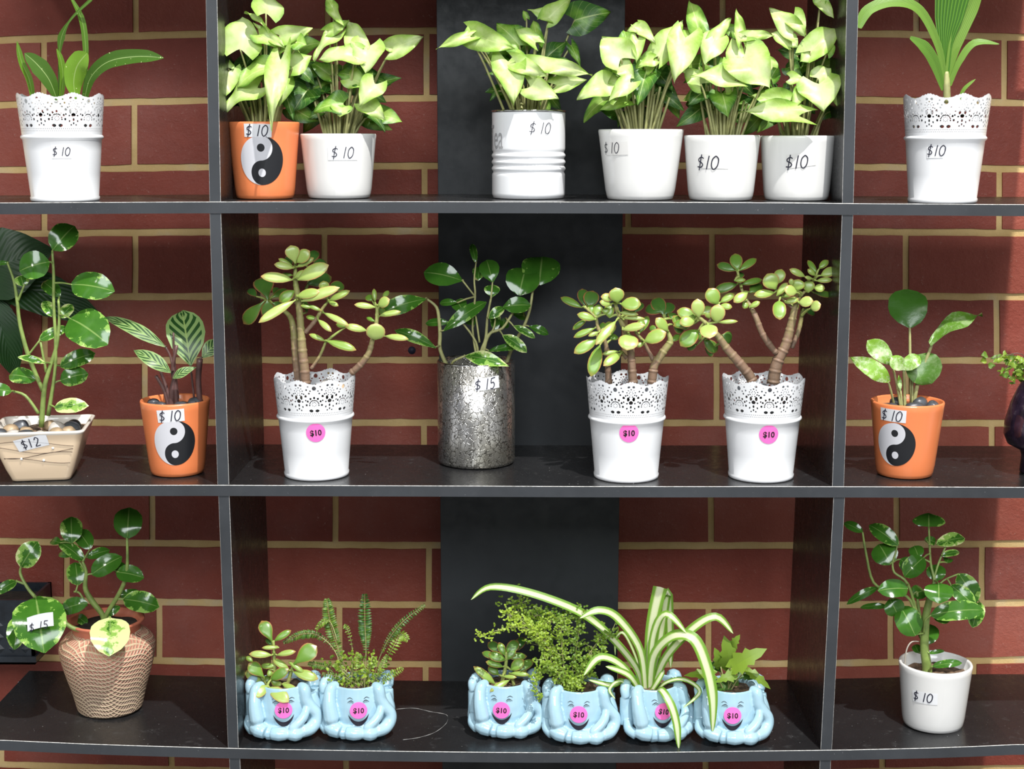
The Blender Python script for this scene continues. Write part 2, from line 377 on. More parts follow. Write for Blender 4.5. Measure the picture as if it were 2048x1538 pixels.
# ------------------------------------------------------------------ setting: brick wall, floor
YW = D + DW
ROWS = [(-155, -172, -160), (-42, -60, -47), (80, 61, 75), (210, 195.5, 206), (340, 331, 338), (467.5, 461.5, 466), (595, 591.5, 594), (721, 719.7, 721), (845, 845, 846), (964, 968.5, 966),
        (1082, 1091, 1087), (1197, 1210.5, 1205), (1313, 1329, 1319), (1422, 1440, 1430), (1528, 1548, 1535), (1634, 1657, 1640), (1738, 1762, 1745)]
def rowy(i, px):
    a, b, c = ROWS[i]; t = px / 1024 - 1; return b + (c - a) / 2 * t + ((a + c) / 2 - b) * t * t
ev = [-860, -490, -112, 272, 656, 1050, 1445, 1832, 2215, 2590, 2960]; od = [-1050, -670, -295, 88, 470, 853, 1256, 1640, 2008, 2390, 2770]
JO = {0: od, 1: ev, 2: ev, 3: od, 4: [-110, 269, 655, 1060, 1440, 1825, 2210], 5: [-300, 89, 470, 849, 1256, 1640, 1998, 2380], 6: [-115, 270.5, 649, 1045, 1424, 1811, 2190],
      7: [-290, 90, 470, 850, 1250, 1630, 1993, 2370], 8: [-90, 290, 660, 1050, 1433, 1812, 2180], 9: [-285, 100, 470, 848, 1240, 1620, 1983, 2360],
      10: [-70, 305, 671, 1050, 1422, 1793, 2160], 11: [-225, 134, 490, 858, 1230, 1610, 1963, 2330], 12: [-50, 319, 679, 1050, 1417, 1781, 2140], 13: [-210, 140, 490, 851, 1230, 1600, 1947, 2310],
      14: [-340, 3, 343, 692, 1050, 1411, 1764, 2120], 15: [-180, 165, 510, 860, 1230, 1590, 1935], 16: [-340, 3, 343, 692, 1050, 1411, 1764]}
JO[2] = ev; JO[1] = od
wall = MB()
def brickbox(px0, px1, i):
    # outline sampled along the edges with small irregularities, extruded
    g = 6.4; n = 14
    tone = R.random(); out = []
    q0 = px0 + g; q1 = px1 - g
    def pt(px, py, k):
        p = P(px, py, YW); j = noise.noise(Vector((p.x * 60, p.z * 60, k * 3.1))) * .0011 + noise.noise(Vector((p.x * 200, p.z * 200, k))) * .0006
        return p, j
    top = []; bot = []
    for a in range(n + 1):
        px = q0 + (q1 - q0) * a / n
        p, j = pt(px, rowy(i - 1, px) + 7.6, 1); top.append(Vector((p.x, YW - .0022, p.z + j)))
        p, j = pt(px, rowy(i, px) - 7.6, 2); bot.append(Vector((p.x, YW - .0022, p.z + j)))
    rows = [bot, [b.lerp(t_, .5) for b, t_ in zip(bot, top)], top]
    for r_ in rows:
        r_[0].x += noise.noise(Vector((i, px0, r_[0].z * 50))) * .001; r_[-1].x += noise.noise(Vector((i, px1, r_[0].z * 50))) * .001
    vs = [v for r_ in rows for v in r_]; m = n + 1
    fs = [(a * m + b, a * m + b + 1, (a + 1) * m + b + 1, (a + 1) * m + b) for a in range(2) for b in range(n)]
    ring = [b for b in range(m)] + [m + n] + [2 * m + n - b for b in range(m)] + [m]
    k = len(vs); back = [Vector((vs[r_].x + (.0012 if vs[r_].x > (vs[0].x + vs[n].x) / 2 else -.0012), YW + .004, vs[r_].z + (.001 if r_ >= 2 * m else -.001))) for r_ in ring]
    vs += back; q = len(ring)
    fs += [(ring[a], k + a, k + (a + 1) % q, ring[(a + 1) % q]) for a in range(q)]
    wall.add(vs, fs, tone=tone)
for i in range(1, len(ROWS)):
    js = JO.get(i, ev)
    for a, b in zip(js, js[1:]): brickbox(a, b, i)
for x0, x1, z0, z1 in [(-2.2, 2.2, -1.5, 1.6)]:
    wall.add([(x0, YW, z0), (x1, YW, z0), (x1, YW, z1), (x0, YW, z1), (x0, YW + .11, z0), (x1, YW + .11, z0), (x1, YW + .11, z1), (x0, YW + .11, z1)],
             [(0, 1, 2, 3), (7, 6, 5, 4), (0, 4, 5, 1), (3, 2, 6, 7), (1, 5, 6, 2), (0, 3, 7, 4)], mi=1)
wo = wall.build('wall_back', [M['brick'], M['mortar']], smooth=False); wo['kind'] = 'structure'; fixn(wo)
FZ = -1.5
fl = MB(); fl.add([(-2.2, -2.5, FZ), (2.2, -2.5, FZ), (2.2, YW + .1, FZ), (-2.2, YW + .1, FZ), (-2.2, -2.5, FZ - .05), (2.2, -2.5, FZ - .05), (2.2, YW + .1, FZ - .05), (-2.2, YW + .1, FZ - .05)], [(0, 1, 2, 3), (7, 6, 5, 4), (0, 4, 5, 1), (1, 5, 6, 2), (2, 6, 7, 3), (3, 7, 4, 0)])
fo = fl.build('floor', M['floor'], smooth=False); fo['kind'] = 'structure'
# black disc added as the dark of a brick hole, and a wall nail
hp = P(824, 700, YW); mb = MB(); mb.tube([(hp.x, YW - .0034, hp.z), (hp.x, YW + .001, hp.z)], [.0052, .0052], n=14)
o = mb.build('hole_disc', M['ink'], loc=hp); o['label'] = 'small round black disc as the dark hole in a brick left of the silver vase'; o['category'] = 'hole disc'
hp = P(48, 1357, YW); mb = MB(); mb.tube([(hp.x, YW - .016, hp.z), (hp.x, YW + .002, hp.z)], [.0014, .0014], n=8)
mb.tube([(hp.x, YW - .0175, hp.z), (hp.x, YW - .015, hp.z)], [.0028, .0028], n=10); o = mb.build('nail', M['steel'], loc=hp)
o['label'] = 'short steel nail sticking out of the brick beyond the lowest shelf left end'; o['category'] = 'nail'

# ------------------------------------------------------------------ bookcase
XL, XR = -.652, .655; TH = .0126; YB = D + DS
bc = thing('bookcase', 'long black open-backed bookcase with dark centre back panel against the brick wall', 'bookcase', (0, D + DS / 2, FZ))
def board(ztop):
    mb = MB(); n = 28; xs = [XL + (XR - XL) * i / n for i in range(n + 1)]
    for a, b in zip(xs, xs[1:]): pass
    rows = []
    for x in xs:
        z = ztop(x); rows.append([(x, D, z - TH), (x, YB, z - TH), (x, YB, z), (x, D + .0005, z), (x, D, z - .0005)])
    fs = []; m = 5; mi = []
    vs = [v for r_ in rows for v in r_]
    for i in range(n):
        for j in range(m):
            k = (j + 1) % m; fs.append((i * m + j, i * m + k, (i + 1) * m + k, (i + 1) * m + j)); mi.append({4: 1, 3: 2}.get(j, 0))
    b0 = len(mb.v); mb.add(vs, fs); mb.mi = mi
    mb.add([Vector(v) for v in rows[0]], [(0, 1, 2, 3, 4)]); mb.add([Vector(v) for v in rows[-1]], [(4, 3, 2, 1, 0)])
    return fixn(mb.build('shelf_board', [M['black'], M['edge'], M['worn']], bc, smooth=False))
zTop = .2525
ZF = {'A': lambda x: zs('A', x), 'B': lambda x: zs('B', x), 'C': lambda x: zs('C', x), 'T': lambda x: zTop, 'D': lambda x: -1.01, 'E': lambda x: -1.33, 'U': lambda x: .57, 'V': lambda x: .885}  # U and V: unseen upper boards added to keep the spots off the wall
for k in 'VUTABCDE': board(ZF[k])
def divider(xb, xt, lo, hi, dark=0):
    # xb/xt = (left,right) world x at bottom and top of this segment
    mb = MB(); z0 = lo; z1 = hi
    c = [(xb[0], D + .001, z0(xb[0])), (xb[1], D + .001, z0(xb[1])), (xb[1], YB, z0(xb[1])), (xb[0], YB, z0(xb[0])),
         (xt[0], D + .001, z1(xt[0]) - TH), (xt[1], D + .001, z1(xt[1]) - TH), (xt[1], YB, z1(xt[1]) - TH), (xt[0], YB, z1(xt[0]) - TH)]
    hexa(mb, c); mb.mi = [0, 0, 1, 0, 0, 0]
    o = fixn(mb.build('divider', [M['black'], M['edge'], M['worn']], bc, smooth=False)); bevel(o, .00032, 1, 2)
def X(px, py, Y=D): return P(px, py, Y).x
segs = {('A', 'T'): [((418.5, 441, 400), (413.7, 436.4, 0)), ((1685, 1707.5, 400), (1691.6, 1715, 0))],
        ('B', 'A'): [((434.5, 457.5, 965), (419.3, 442.0, 440)), ((1665, 1688.5, 965), (1684, 1706.5, 440))],
        ('C', 'B'): [((455.5, 476.5, 1490), (437, 459, 1010)), ((1642, 1664.5, 1490), (1667, 1689.5, 1010))],
        ('D', 'C'): [((459, 480.3, 1540), (458.5, 480, 1525)), ((1639, 1661, 1540), (1640, 1662, 1525))]}
for (lo, hi), sg in segs.items():
    for b_, t_ in sg:
        xb = (X(b_[0], b_[2]), X(b_[1], b_[2])); xt = (X(t_[0], t_[2]), X(t_[1], t_[2]))
        if (lo, hi) in (('A', 'T'), ('D', 'C')): xt2 = xt if lo == 'D' else xb; xb = xb if lo == 'A' else xt; xt = xt2 if lo == 'D' else xt
        divider(xb, xt, ZF[lo], ZF[hi])
for s_ in (-1, 1): divider((s_ * .34 - .006, s_ * .34 + .006), (s_ * .34 - .006, s_ * .34 + .006), ZF['E'], ZF['D'])
for s_ in (-1, 1):
    for a_, b_ in (('T', 'U'), ('U', 'V')): divider((s_ * .349 - .006, s_ * .349 + .006), (s_ * .349 - .006, s_ * .349 + .006), ZF[a_], ZF[b_])  # unseen dividers added with the upper boards that block the lamps
for x in (-.62, .62): divider((x - .006, x + .006), (x - .006, x + .006), lambda q: FZ, ZF['E'])
mb = MB(); xl0, xr0 = X(884, 1520, YB), X(1233, 1520, YB); xl1, xr1 = X(873.5, 0, YB), X(1250, 0, YB)
hexa(mb, [(xl0, YB + .0002, -1.34), (xr0, YB + .0002, -1.34), (xr0, YB + .012, -1.34), (xl0, YB + .012, -1.34), (xl1, YB + .0002, .885), (xr1, YB + .0002, .885), (xr1, YB + .012, .885), (xl1, YB + .012, .885)])
bevel(mb.build('back_panel', M['panel'], bc, smooth=False), .0005)

# ------------------------------------------------------------------ surfaces of revolution, pots, decals
def lathe(prof, n=72, mb=None, ctr=(0, 0, 0), uvs=True, mi=0):
    mb = mb or MB(); rows = []; uv = []; cx, cy, cz = ctr; zz = [z for _, z in prof]; zr = max(zz) - min(zz) or 1
    for r_, z in prof:
        rows.append([(cx + r_ * math.sin(2 * pi * j / n), cy - r_ * math.cos(2 * pi * j / n), cz + z) for j in range(n + 1)])
        uv += [(j / n, (z - min(zz)) / zr) for j in range(n + 1)]
    mb.grid(rows, uv, mi=mi); return mb
class Pot:
    """root: base centre in the world; prof: outer radius as [(z,r)]"""
    def __init__(s, root, prof): s.root = root; s.c = Vector(root.location); s.prof = prof; s.rot = 0
    def r(s, z): return lerp_tab(s.prof, z)
    def hit(s, px, py):
        d = ray(px, py); lo = s.c.y - .09; best = None
        t = lo / d.y; q = None
        for i in range(400):
            p = d * (t + i * .00035 / d.y); l = p - s.c
            if math.hypot(l.x, l.y) <= s.r(l.z): return math.atan2(l.x, -l.y), l.z
        l = p - s.c; return math.atan2(l.x, -l.y), l.z
    def at(s, th, z, off=0): r_ = s.r(z) + off; return s.c + Vector((r_ * math.sin(th), -r_ * math.cos(th), z))
    def patch(s, name, th0, z0, fn_rows, mat, off=.0004, parent=None, uv=None, rot=0, mats=None):
        """fn_rows: rows of (a,b) tangent plane coordinates in metres"""
        mb = MB(); r0 = s.r(z0); ca, sa = math.cos(rot), math.sin(rot); rows = []; uvs = []
        for row in fn_rows:
            rr = []
            for a, b in row:
                x, y = a * ca - b * sa, a * sa + b * ca
                rr.append(s.at(th0 + x / r0, z0 + y, off))
                uvs.append(uv(a, b) if uv else (0, 0))
            rows.append(rr)
        mb.grid(rows, uvs); return mb.build(name, mat, parent or s.root)
    def disc(s, name, px, py, rad, mat, off=.0004, uvscale=False, parent=None, rot=0, asp=1):
        th, z = s.hit(px, py)
        rows = [[(rad * k / 10 * math.cos(2 * pi * j / 48), asp * rad * k / 10 * math.sin(2 * pi * j / 48)) for j in range(49)] for k in range(11)]
        return s.patch(name, th, z, rows, mat, off, parent, (lambda a, b: (a / rad, b / rad / asp)), rot)
    def rect(s, name, px, py, w_, h_, mat, off=.0004, rot=0, parent=None):
        th, z = s.hit(px, py)
        rows = [[(-w_ / 2 + w_ * j / 12, -h_ / 2 + h_ * k / 4) for j in range(13)] for k in range(5)]
        return s.patch(name, th, z, rows, mat, off, parent, rot=rot)
    def strokes(s, name, px, py, text, h_, mat, off=.0009, rot=0, parent=None, lw=.0006, gap=.35, aspect=.62, slant=.12):
        th, z = s.hit(px, py); r0 = s.r(z); mb = MB(); x0 = 0; W = []
        for ch in text:
            W.append((x0, ch)); x0 += {'$': .75, '1': .38, ' ': .3}.get(ch, .75)
        ca, sa = math.cos(rot), math.sin(rot)
        for xo, ch in W:
            for pl in GLYPH.get(ch, []):
                pts = smooth2(pl); q = []
                for u_, v_ in pts:
                    a = (xo + u_ * aspect + v_ * slant - x0 / 2) * h_; b = (v_ - .5) * h_
                    a, b = a * ca - b * sa, a * sa + b * ca; q.append((a, b))
                rows = []
                for i in range(len(q)):
                    dx = q[min(i + 1, len(q) - 1)][0] - q[max(i - 1, 0)][0]; dy = q[min(i + 1, len(q) - 1)][1] - q[max(i - 1, 0)][1]
                    l_ = math.hypot(dx, dy) or 1; nx, ny = -dy / l_ * lw, dx / l_ * lw
                    rows.append([s.at(th + (q[i][0] + k * nx) / r0, z + q[i][1] + k * ny, off) for k in (-1, 1)])
                mb.grid(rows)
        return mb.build(name, mat, parent or s.root)
    def printed(s, name, px, py, text, h_, mat, off=.0008, rot=0, parent=None, squash=1, bold=0):
        th, z = s.hit(px, py); r0 = s.r(z)
        cu = bpy.data.curves.new('t', 'FONT'); cu.body = text; cu.size = 1; cu.align_x = 'CENTER'; cu.resolution_u = 3; cu.offset = bold
        ob = bpy.data.objects.new('t', cu); C.objects.link(ob); bpy.context.view_layer.update()
        me = ob.to_mesh(); mb = MB(); ca, sa = math.cos(rot), math.sin(rot); vs = []
        for v in me.vertices:
            a = v.co.x * h_ * squash / .7; b = (v.co.y - .35) * h_ / .7; a, b = a * ca - b * sa, a * sa + b * ca
            vs.append(s.at(th + a / r0, z + b, off))
        mb.add(vs, [tuple(p.vertices) for p in me.polygons]); ob.to_mesh_clear(); C.objects.unlink(ob); bpy.data.objects.remove(ob); bpy.data.curves.remove(cu)
        return mb.build(name, mat, parent or s.root, smooth=False)
GLYPH = {'$': [[(.85, .78), (.55, .88), (.2, .75), (.25, .58), (.6, .48), (.8, .3), (.55, .14), (.1, .18)], [(.55, 1.08), (.45, .5), (.38, -.1)]],
         '1': [[(.3, 1), (.22, .5), (.15, 0)]],
         '0': [[(.5, 1), (.15, .75), (.1, .3), (.4, 0), (.8, .25), (.85, .75), (.5, 1)]],
         '5': [[(.25, .95), (.2, .55), (.55, .58), (.75, .3), (.45, 0), (.1, .05)], [(.22, .95), (.85, 1.0)]],
         '2': [[(.15, .75), (.4, 1), (.75, .8), (.5, .4), (.1, .02), (.85, .05)]]}
def smooth2(pl, sub=5):
    if len(pl) < 3: return pl
    out = []; m = len(pl)
    for i in range(m - 1):
        p0, p1, p2, p3 = pl[max(0, i - 1)], pl[i], pl[i + 1], pl[min(m - 1, i + 2)]
        for k in range(sub):
            t = k / sub; out.append(tuple(.5 * ((2 * p1[j]) + (p2[j] - p0[j]) * t + (2 * p0[j] - 5 * p1[j] + 4 * p2[j] - p3[j]) * t * t + (3 * p1[j] - p0[j] - 3 * p2[j] + p3[j]) * t ** 3) for j in (0, 1)))
    out.append(pl[-1]); return out
def place(shelf, px, pyb, rb):
    """base centre for a round base of radius rb whose nearest point is seen at (px,pyb)"""
    p = on_shelf(shelf, px, pyb); Yc = p.y + rb
    x = ray(px, pyb).x / ray(px, pyb).y * Yc
    return Vector((x, Yc, zs(shelf, x) + .0003))
def ppm(Y, py): # metres per pixel at depth
    return (P(1025, py, Y) - P(1024, py, Y)).x
def mkpot(name, label, cat, shelf, px, pyb, wb, wt, pyt, mat, wall_=.003, lip=.004, foot=.0, soil='soil', soil_drop=.012, group=None, profile=None):
    """tapered round pot from pixel widths; returns Pot"""
    p = on_shelf(shelf, px, pyb); rb = wb / 2 * ppm(p.y + .04, pyb); c = place(shelf, px, pyb, rb)
    rt = wt / 2 * ppm(c.y, pyt)
    z = P(px, pyt, c.y - rt).z - c.z
    root = thing(name, label, cat, c, group)
    bulge = lambda t: rb + (rt - rb) * t
    outer = [(0, .0), (rb - .004, 0), (rb - .0012, .0012), (rb, .005)] + [(bulge(t), max(.005, z * t)) for t in (.15, .3, .45, .6, .75, .9)] + [(rt, z - .002), (rt - .0006, z - .0003), (rt - .0016, z)]
    inner = [(rt - wall_ + .001, z), (rt - wall_, z - .002), (bulge(.75) - wall_, z * .75), (0.0001, z * .75)]
    mb = lathe(outer + inner, ctr=c); mb.build('pot', mat, root)
    pot = Pot(root, [(0, rb)] + [(z * t, bulge(t)) for t in (.15, .3, .45, .6, .75, .9)] + [(z, rt)]); pot.h = z; pot.rt = rt
    addsoil(pot, rt - wall_ - .001, z - soil_drop, M[soil])
    return pot
def addsoil(pot, r_, z, mat, name='soil'):
    mb = MB(); rows = []; n = 28
    for k in range(9):
        rr = r_ * k / 8
        rows.append([pot.c + Vector((rr * math.cos(2 * pi * j / n), rr * math.sin(2 * pi * j / n), z + .0035 * noise.noise(Vector((rr * 150 * math.cos(2 * pi * j / n), rr * 150 * math.sin(2 * pi * j / n), pot.c.x * 9))))) for j in range(n)])
    mb.grid(rows, close=True); pot.zsoil = z; return mb.build(name, mat, pot.root)

# ---- lace band mesh (holes cut along their outlines)
def lace_mesh(rb, rt, z0, z1, n=8, nu=88, nv=64):
    """conical band with punched holes and scalloped rim"""
    per = 2 * pi / n; H = 193.; holes = []
    def c_(x, y, a, b=None):
        for s_ in ({x, -x} if abs(x) > 1 and abs(x) < 96 else {x}): holes.append((s_, y, a, b or a))
        if abs(x) >= 96: holes.append((-x, y, a, b or a))
    c_(0, 137, 11)
    for k in range(8): holes.append((13 * math.cos(k * pi / 4), 46 + 11 * math.sin(k * pi / 4), 2.6, 2.6))
    for k in range(11): a = pi * k / 10; holes.append((29 * math.cos(a), 40 + 29 * math.sin(a), 3.6, 3.6))
    for k in range(7): a = pi * (.04 + .92 * k / 6); holes.append((48 * math.cos(a), 36 + 47 * math.sin(a), 5.4, 6.2))
    c_(19, 9, 11, 7.5)
    for k in range(6): holes.append((96 * 1 + 11 * math.cos(k * pi / 3), 118 + 9 * math.sin(k * pi / 3), 2.4, 2.4)); holes.append((-96 + 11 * math.cos(k * pi / 3), 118 + 9 * math.sin(k * pi / 3), 2.4, 2.4))
    for s_ in (-96, 96):
        for k in range(9): a = 2 * pi * k / 9 + .17; holes.append((s_ + 25 * math.cos(a), 118 + 21 * math.sin(a), 3.8, 3.2))
        for dx in (-14, 14): holes.append((s_ + dx, 153, 7, 6)); holes.append((s_ + dx * 1.15, 84, 7.5, 10.5))
        holes += [(s_, 64, 11, 9), (s_, 40, 5, 7), (s_, 20, 4, 5), (s_ + 14, 12, 4, 4), (s_ - 14, 12, 4, 4), (s_ + 24, 32, 4, 5), (s_ - 24, 32, 4, 5), (s_ + 24, 60, 5, 4), (s_ - 24, 60, 5, 4)]
    for s_ in (-52, 52): holes += [(s_, 92, 6.5, 6.5), (s_ + (12 if s_ > 0 else -12), 104, 4, 4), (s_ * .6, 108, 5.5, 4.5), (s_ * .9, 128, 4.5, 4.5), (s_ * .45, 122, 4, 4), (s_ * .72, 146, 4.5, 4), (s_ * 1.0, 68, 4.5, 4.5)]
    def rim(x):
        u = abs(x) / 96.5; base = 158 + 22 * (u ** 1.4) + (4.5 * abs(math.sin(x * pi / 16)) if u > .45 else 0)
        return base
    # two rows of tiny dots under the lace (y from -8 to -26), band goes -40..200
    dots = []
    for k in range(-8, 9): dots.append((k * 12.06, -8, 2.5, 2.5))
    for k in range(-8, 8): dots.append((k * 12.06 + 6.03, -20, 2.5, 2.5))
    holes = [(x, y, a * 1.13, b * 1.13) for x, y, a, b in holes]
    allh = holes + dots; y0 = -42; y1 = 186
    def sdf(x, y):
        best = 1e9; bx = by = 0
        for hx, hy, a, b in allh:
            dx, dy = x - hx, y - hy
            if abs(dx) > a + 8 or abs(dy) > b + 8: continue
            l_ = math.hypot(dx / a, dy / b)
            if l_ < 1e-6: return -min(a, b), 0, 0
            d = (l_ - 1) * min(a, b)
            if d < best: best = d; nn = math.hypot(dx / a / a, dy / b / b) or 1; bx, by = dx / a / a / nn, dy / b / b / nn
        d = rim(x) - y
        if d < best: best = d; bx, by = 0, -1
        return best, bx, by
    cw = H / nu; ch = (y1 - y0) / nv; G = []
    for i in range(nv + 1):
        row = []
        for j in range(nu + 1):
            x = -H / 2 + cw * j; y = y0 + ch * i; d, gx, gy = sdf(x, y)
            if abs(d) < cw * .62 and 0 < i < nv:
                if j in (0, nu): gx = 0
                x -= gx * d; y -= gy * d
            row.append((x, y))
        G.append(row)
    keep = []
    for i in range(nv):
        for j in range(nu):
            mx = sum(G[a][b][0] for a, b in ((i, j), (i + 1, j), (i, j + 1), (i + 1, j + 1))) / 4; my = sum(G[a][b][1] for a, b in ((i, j), (i + 1, j), (i, j + 1), (i + 1, j + 1))) / 4
            if sdf(mx, my)[0] > 0: keep.append((i, j))
    vs = []; fs = []
    th = .0007
    for layer in (0, 1):
        for k in range(n):
            for i in range(nv + 1):
                for j in range(nu + 1):
                    x, y = G[i][j]; t = (y - y0) / (y1 - y0); z = z0 + (z1 - z0) * t; r_ = rb + (rt - rb) * t - layer * th
                    a = per * (k + x / H); vs.append((r_ * math.sin(a), -r_ * math.cos(a), z))
    m = (nv + 1) * (nu + 1)
    for layer in (0, 1):
        for k in range(n):
            o_ = (layer * n + k) * m
            for i, j in keep:
                q = (o_ + i * (nu + 1) + j, o_ + i * (nu + 1) + j + 1, o_ + (i + 1) * (nu + 1) + j + 1, o_ + (i + 1) * (nu + 1) + j); fs.append(q if layer == 0 else q[::-1])
    me = bpy.data.meshes.new('lace_rim'); me.from_pydata(vs, [], fs); me.materials.append(M['white'])
    bm = bmesh.new(); bm.from_mesh(me); bmesh.ops.remove_doubles(bm, verts=bm.verts, dist=1e-6)
    bmesh.ops.delete(bm, geom=[v for v in bm.verts if not v.link_faces], context='VERTS'); bm.to_mesh(me); bm.free()
    me.polygons.foreach_set('use_smooth', [True] * len(me.polygons)); return me
LR = dict(rb=.0362, rt=.0472, h=.1184)
def rl(z): return LR['rb'] + (LR['rt'] - LR['rb']) * z / LR['h']
ZL0 = .0722
lace_me = lace_mesh(rl(ZL0), LR['rt'], ZL0, LR['h'])
def lace_body():
    c = (0, 0, 0); p = [(.0, .003), (.034, .003), (.036, 0), (rl(0) + .0008, .0004), (rl(0) + .0012, .002), (rl(.004) + .001, .0042), (rl(.006), .0055)]
    zr = .0702
    p += [(rl(.03), .03), (rl(.055), .055), (rl(zr - .003), zr - .003), (rl(zr) + .0016, zr - .0012), (rl(zr) + .0019, zr), (rl(zr) + .0014, zr + .0013), (rl(ZL0) , ZL0 + .0004)]
    p += [(rl(ZL0) - .0012, ZL0 + .0004), (rl(.05) - .0012, .05), (.0001, .05)]
    return lathe(p).build('pot_body', M['white'])
LB = None
def lace_pot(name, label, shelf, px, pyb, rotz):
    global LB
    c = place(shelf, px, pyb, LR['rb']); root = thing(name, label, 'potted plant', c)
    if LB is None: LB = lace_body(); b = LB
    else: b = LB.copy(); C.objects.link(b)
    b.name = 'pot'; b.parent = root
    l_ = bpy.data.objects.new('lace_rim', lace_me); C.objects.link(l_); l_.parent = root; l_.rotation_euler = (0, 0, rotz)
    pot = Pot(root, [(0, LR['rb']), (LR['h'], LR['rt'])]); pot.h = LR['h']; pot.rt = LR['rt']
    addsoil(pot, rl(.095) - .0025, .095, M['soil']); return pot
def pink(pot, px, py, d=.0108, rot=.0):
    s_ = pot.disc('price_sticker', px, py, d, M['pink'], .0005); s_['label'] = 'round pink price sticker'
    s_.data.name = 'price_sticker'
    pot.printed('lettering', px, py, '$10', .0064, M['print'], .0008, rot, s_, squash=.92, bold=.03)
def tapeprice(pot, px, py, text, h_, rot=0, tape=None, lw=.0005, mat='ink', tm='sticker'):
    s_ = None
    if tape:
        s_ = pot.rect('price_label', tape[0], tape[1], tape[2], tape[3], M[tm], .0004, rot if len(tape) < 5 else tape[4])
        s_['label'] = 'white price label' if tm == 'sticker' else 'clear tape over the price'
    pot.strokes('handwritten_price', px, py, text, h_, M[mat], .0009, rot, s_ if s_ else None, lw)

# ------------------------------------------------------------------ foliage helpers
class Z:
    """zoomed-view coordinates: maps view x,y to photo pixels; depth offset in cm from the plant's own axis"""
    def __init__(s, ox, oy, k, Yc): s.ox = ox; s.oy = oy; s.k = k; s.Y = Yc
    def p(s, x, y, dy=0): return P(s.ox + x / s.k, s.oy + y / s.k, s.Y + dy * .01)
    def m(s, v): return v / s.k * ppm(s.Y, 700)
PROF = {'heart': [(0, .62), (.08, .84), (.2, 1), (.35, .97), (.5, .83), (.7, .55), (.85, .28), (.95, .09), (1, 0.01)],
        'oval': [(0, .06), (.06, .2), (.15, .5), (.3, .82), (.5, 1), (.68, .98), (.84, .76), (.94, .44), (1, .05)],
        'round': [(0, .1), (.05, .42), (.15, .72), (.3, .93), (.5, 1), (.7, .93), (.86, .68), (.95, .4), (1, .05)],
        'lance': [(0, .08), (.1, .4), (.25, .8), (.42, 1), (.6, .92), (.78, .62), (.92, .25), (1, .01)],
        'spoon': [(0, .12), (.1, .18), (.25, .42), (.45, .82), (.65, 1), (.82, .88), (.94, .5), (1, .05)]}
UP = Vector((0, 0, 1))
def leaf(mb, B, T, wd, shape='heart', roll=0, arch=.12, fold=.12, tone=.5, lobes=0, wave=.04, thick=0, nu=10, nv=6, wav=3.):
    d = T - B; ln = d.length
    if ln < 1e-5: return
    d /= ln; mid = (B + T) / 2; v = (-mid).normalized() + UP * .35
    Nn = (v - d * v.dot(d)); Nn = Nn.normalized() if Nn.length > 1e-4 else UP
    Nn = Matrix.Rotation(math.radians(roll), 3, d) @ Nn; W = d.cross(Nn).normalized()
    ph = R.random() * 6; rows = []; uv = []; hw = wd / 2; low = []
    for i in range(nu + 1):
        u = i / nu; pr = lerp_tab(PROF[shape], u) * hw; row = []; lw_ = []
        for j in range(-nv // 2, nv // 2 + 1):
            q = j / (nv / 2); al = u - lobes * (abs(q) ** 1.3) * (1 - u) ** 2
            z = arch * ln * 4 * u * (1 - u) * (1 if arch > 0 else 1) - (0 if arch < 0 else arch * ln * .9 * u ** 3) + fold * abs(q) * pr + wave * ln * math.sin(wav * u * 3 + ph + q * 1.7) * abs(q)
            p = B + d * ln * al + W * (q * pr) + Nn * z
            row.append(p + Nn * (thick * (1 - q * q) ** .5 * min(1, 6 * u + .2) * (1 - u ** 6) ** .5 if thick else 0)); uv.append((u, q))
            if thick: lw_.append(p - Nn * (thick * .8 * (1 - q * q) ** .5 * min(1, 6 * u + .2) * (1 - u ** 6) ** .5))
        rows.append(row); low.append(lw_)
    mb.grid(rows, uv, tone)
    if thick: mb.grid([r_[::-1] for r_ in low], [(i / nu, -j / (nv / 2)) for i in range(nu + 1) for j in range(-nv // 2, nv // 2 + 1)], tone)
def strap(mb, pts, wd, tone=.5, fold=.25, roll=0, prof=None, nv=6, sub=6):
    """long blade through points"""
    pts = [Vector(p) for p in pts]; m = len(pts); Q = []
    for i in range(m - 1):
        p0 = pts[max(0, i - 1)]; p1 = pts[i]; p2 = pts[i + 1]; p3 = pts[min(m - 1, i + 2)]
        for k in range(sub):
            t = k / sub; Q.append(.5 * ((2 * p1) + (p2 - p0) * t + (2 * p0 - 5 * p1 + 4 * p2 - p3) * t * t + (3 * p1 - p0 - 3 * p2 + p3) * t ** 3))
    Q.append(pts[-1]); n = len(Q); rows = []; uv = []; prof = prof or [(0, .55), (.3, .9), (.55, 1), (.8, .75), (1, .03)]
    for i, q in enumerate(Q):
        d = (Q[min(i + 1, n - 1)] - Q[max(i - 1, 0)]).normalized(); v = (-q).normalized() + UP * .5
        Nn = (v - d * v.dot(d)).normalized(); Nn = Matrix.Rotation(math.radians(roll), 3, d) @ Nn; W = d.cross(Nn).normalized(); pr = lerp_tab(prof, i / (n - 1)) * wd / 2
        rows.append([q + W * (j / (nv / 2) * pr) + Nn * (fold * abs(j / (nv / 2)) * pr) for j in range(-nv // 2, nv // 2 + 1)])
        uv += [(i / (n - 1), j / (nv / 2)) for j in range(-nv // 2, nv // 2 + 1)]
    mb.grid(rows, uv, tone)
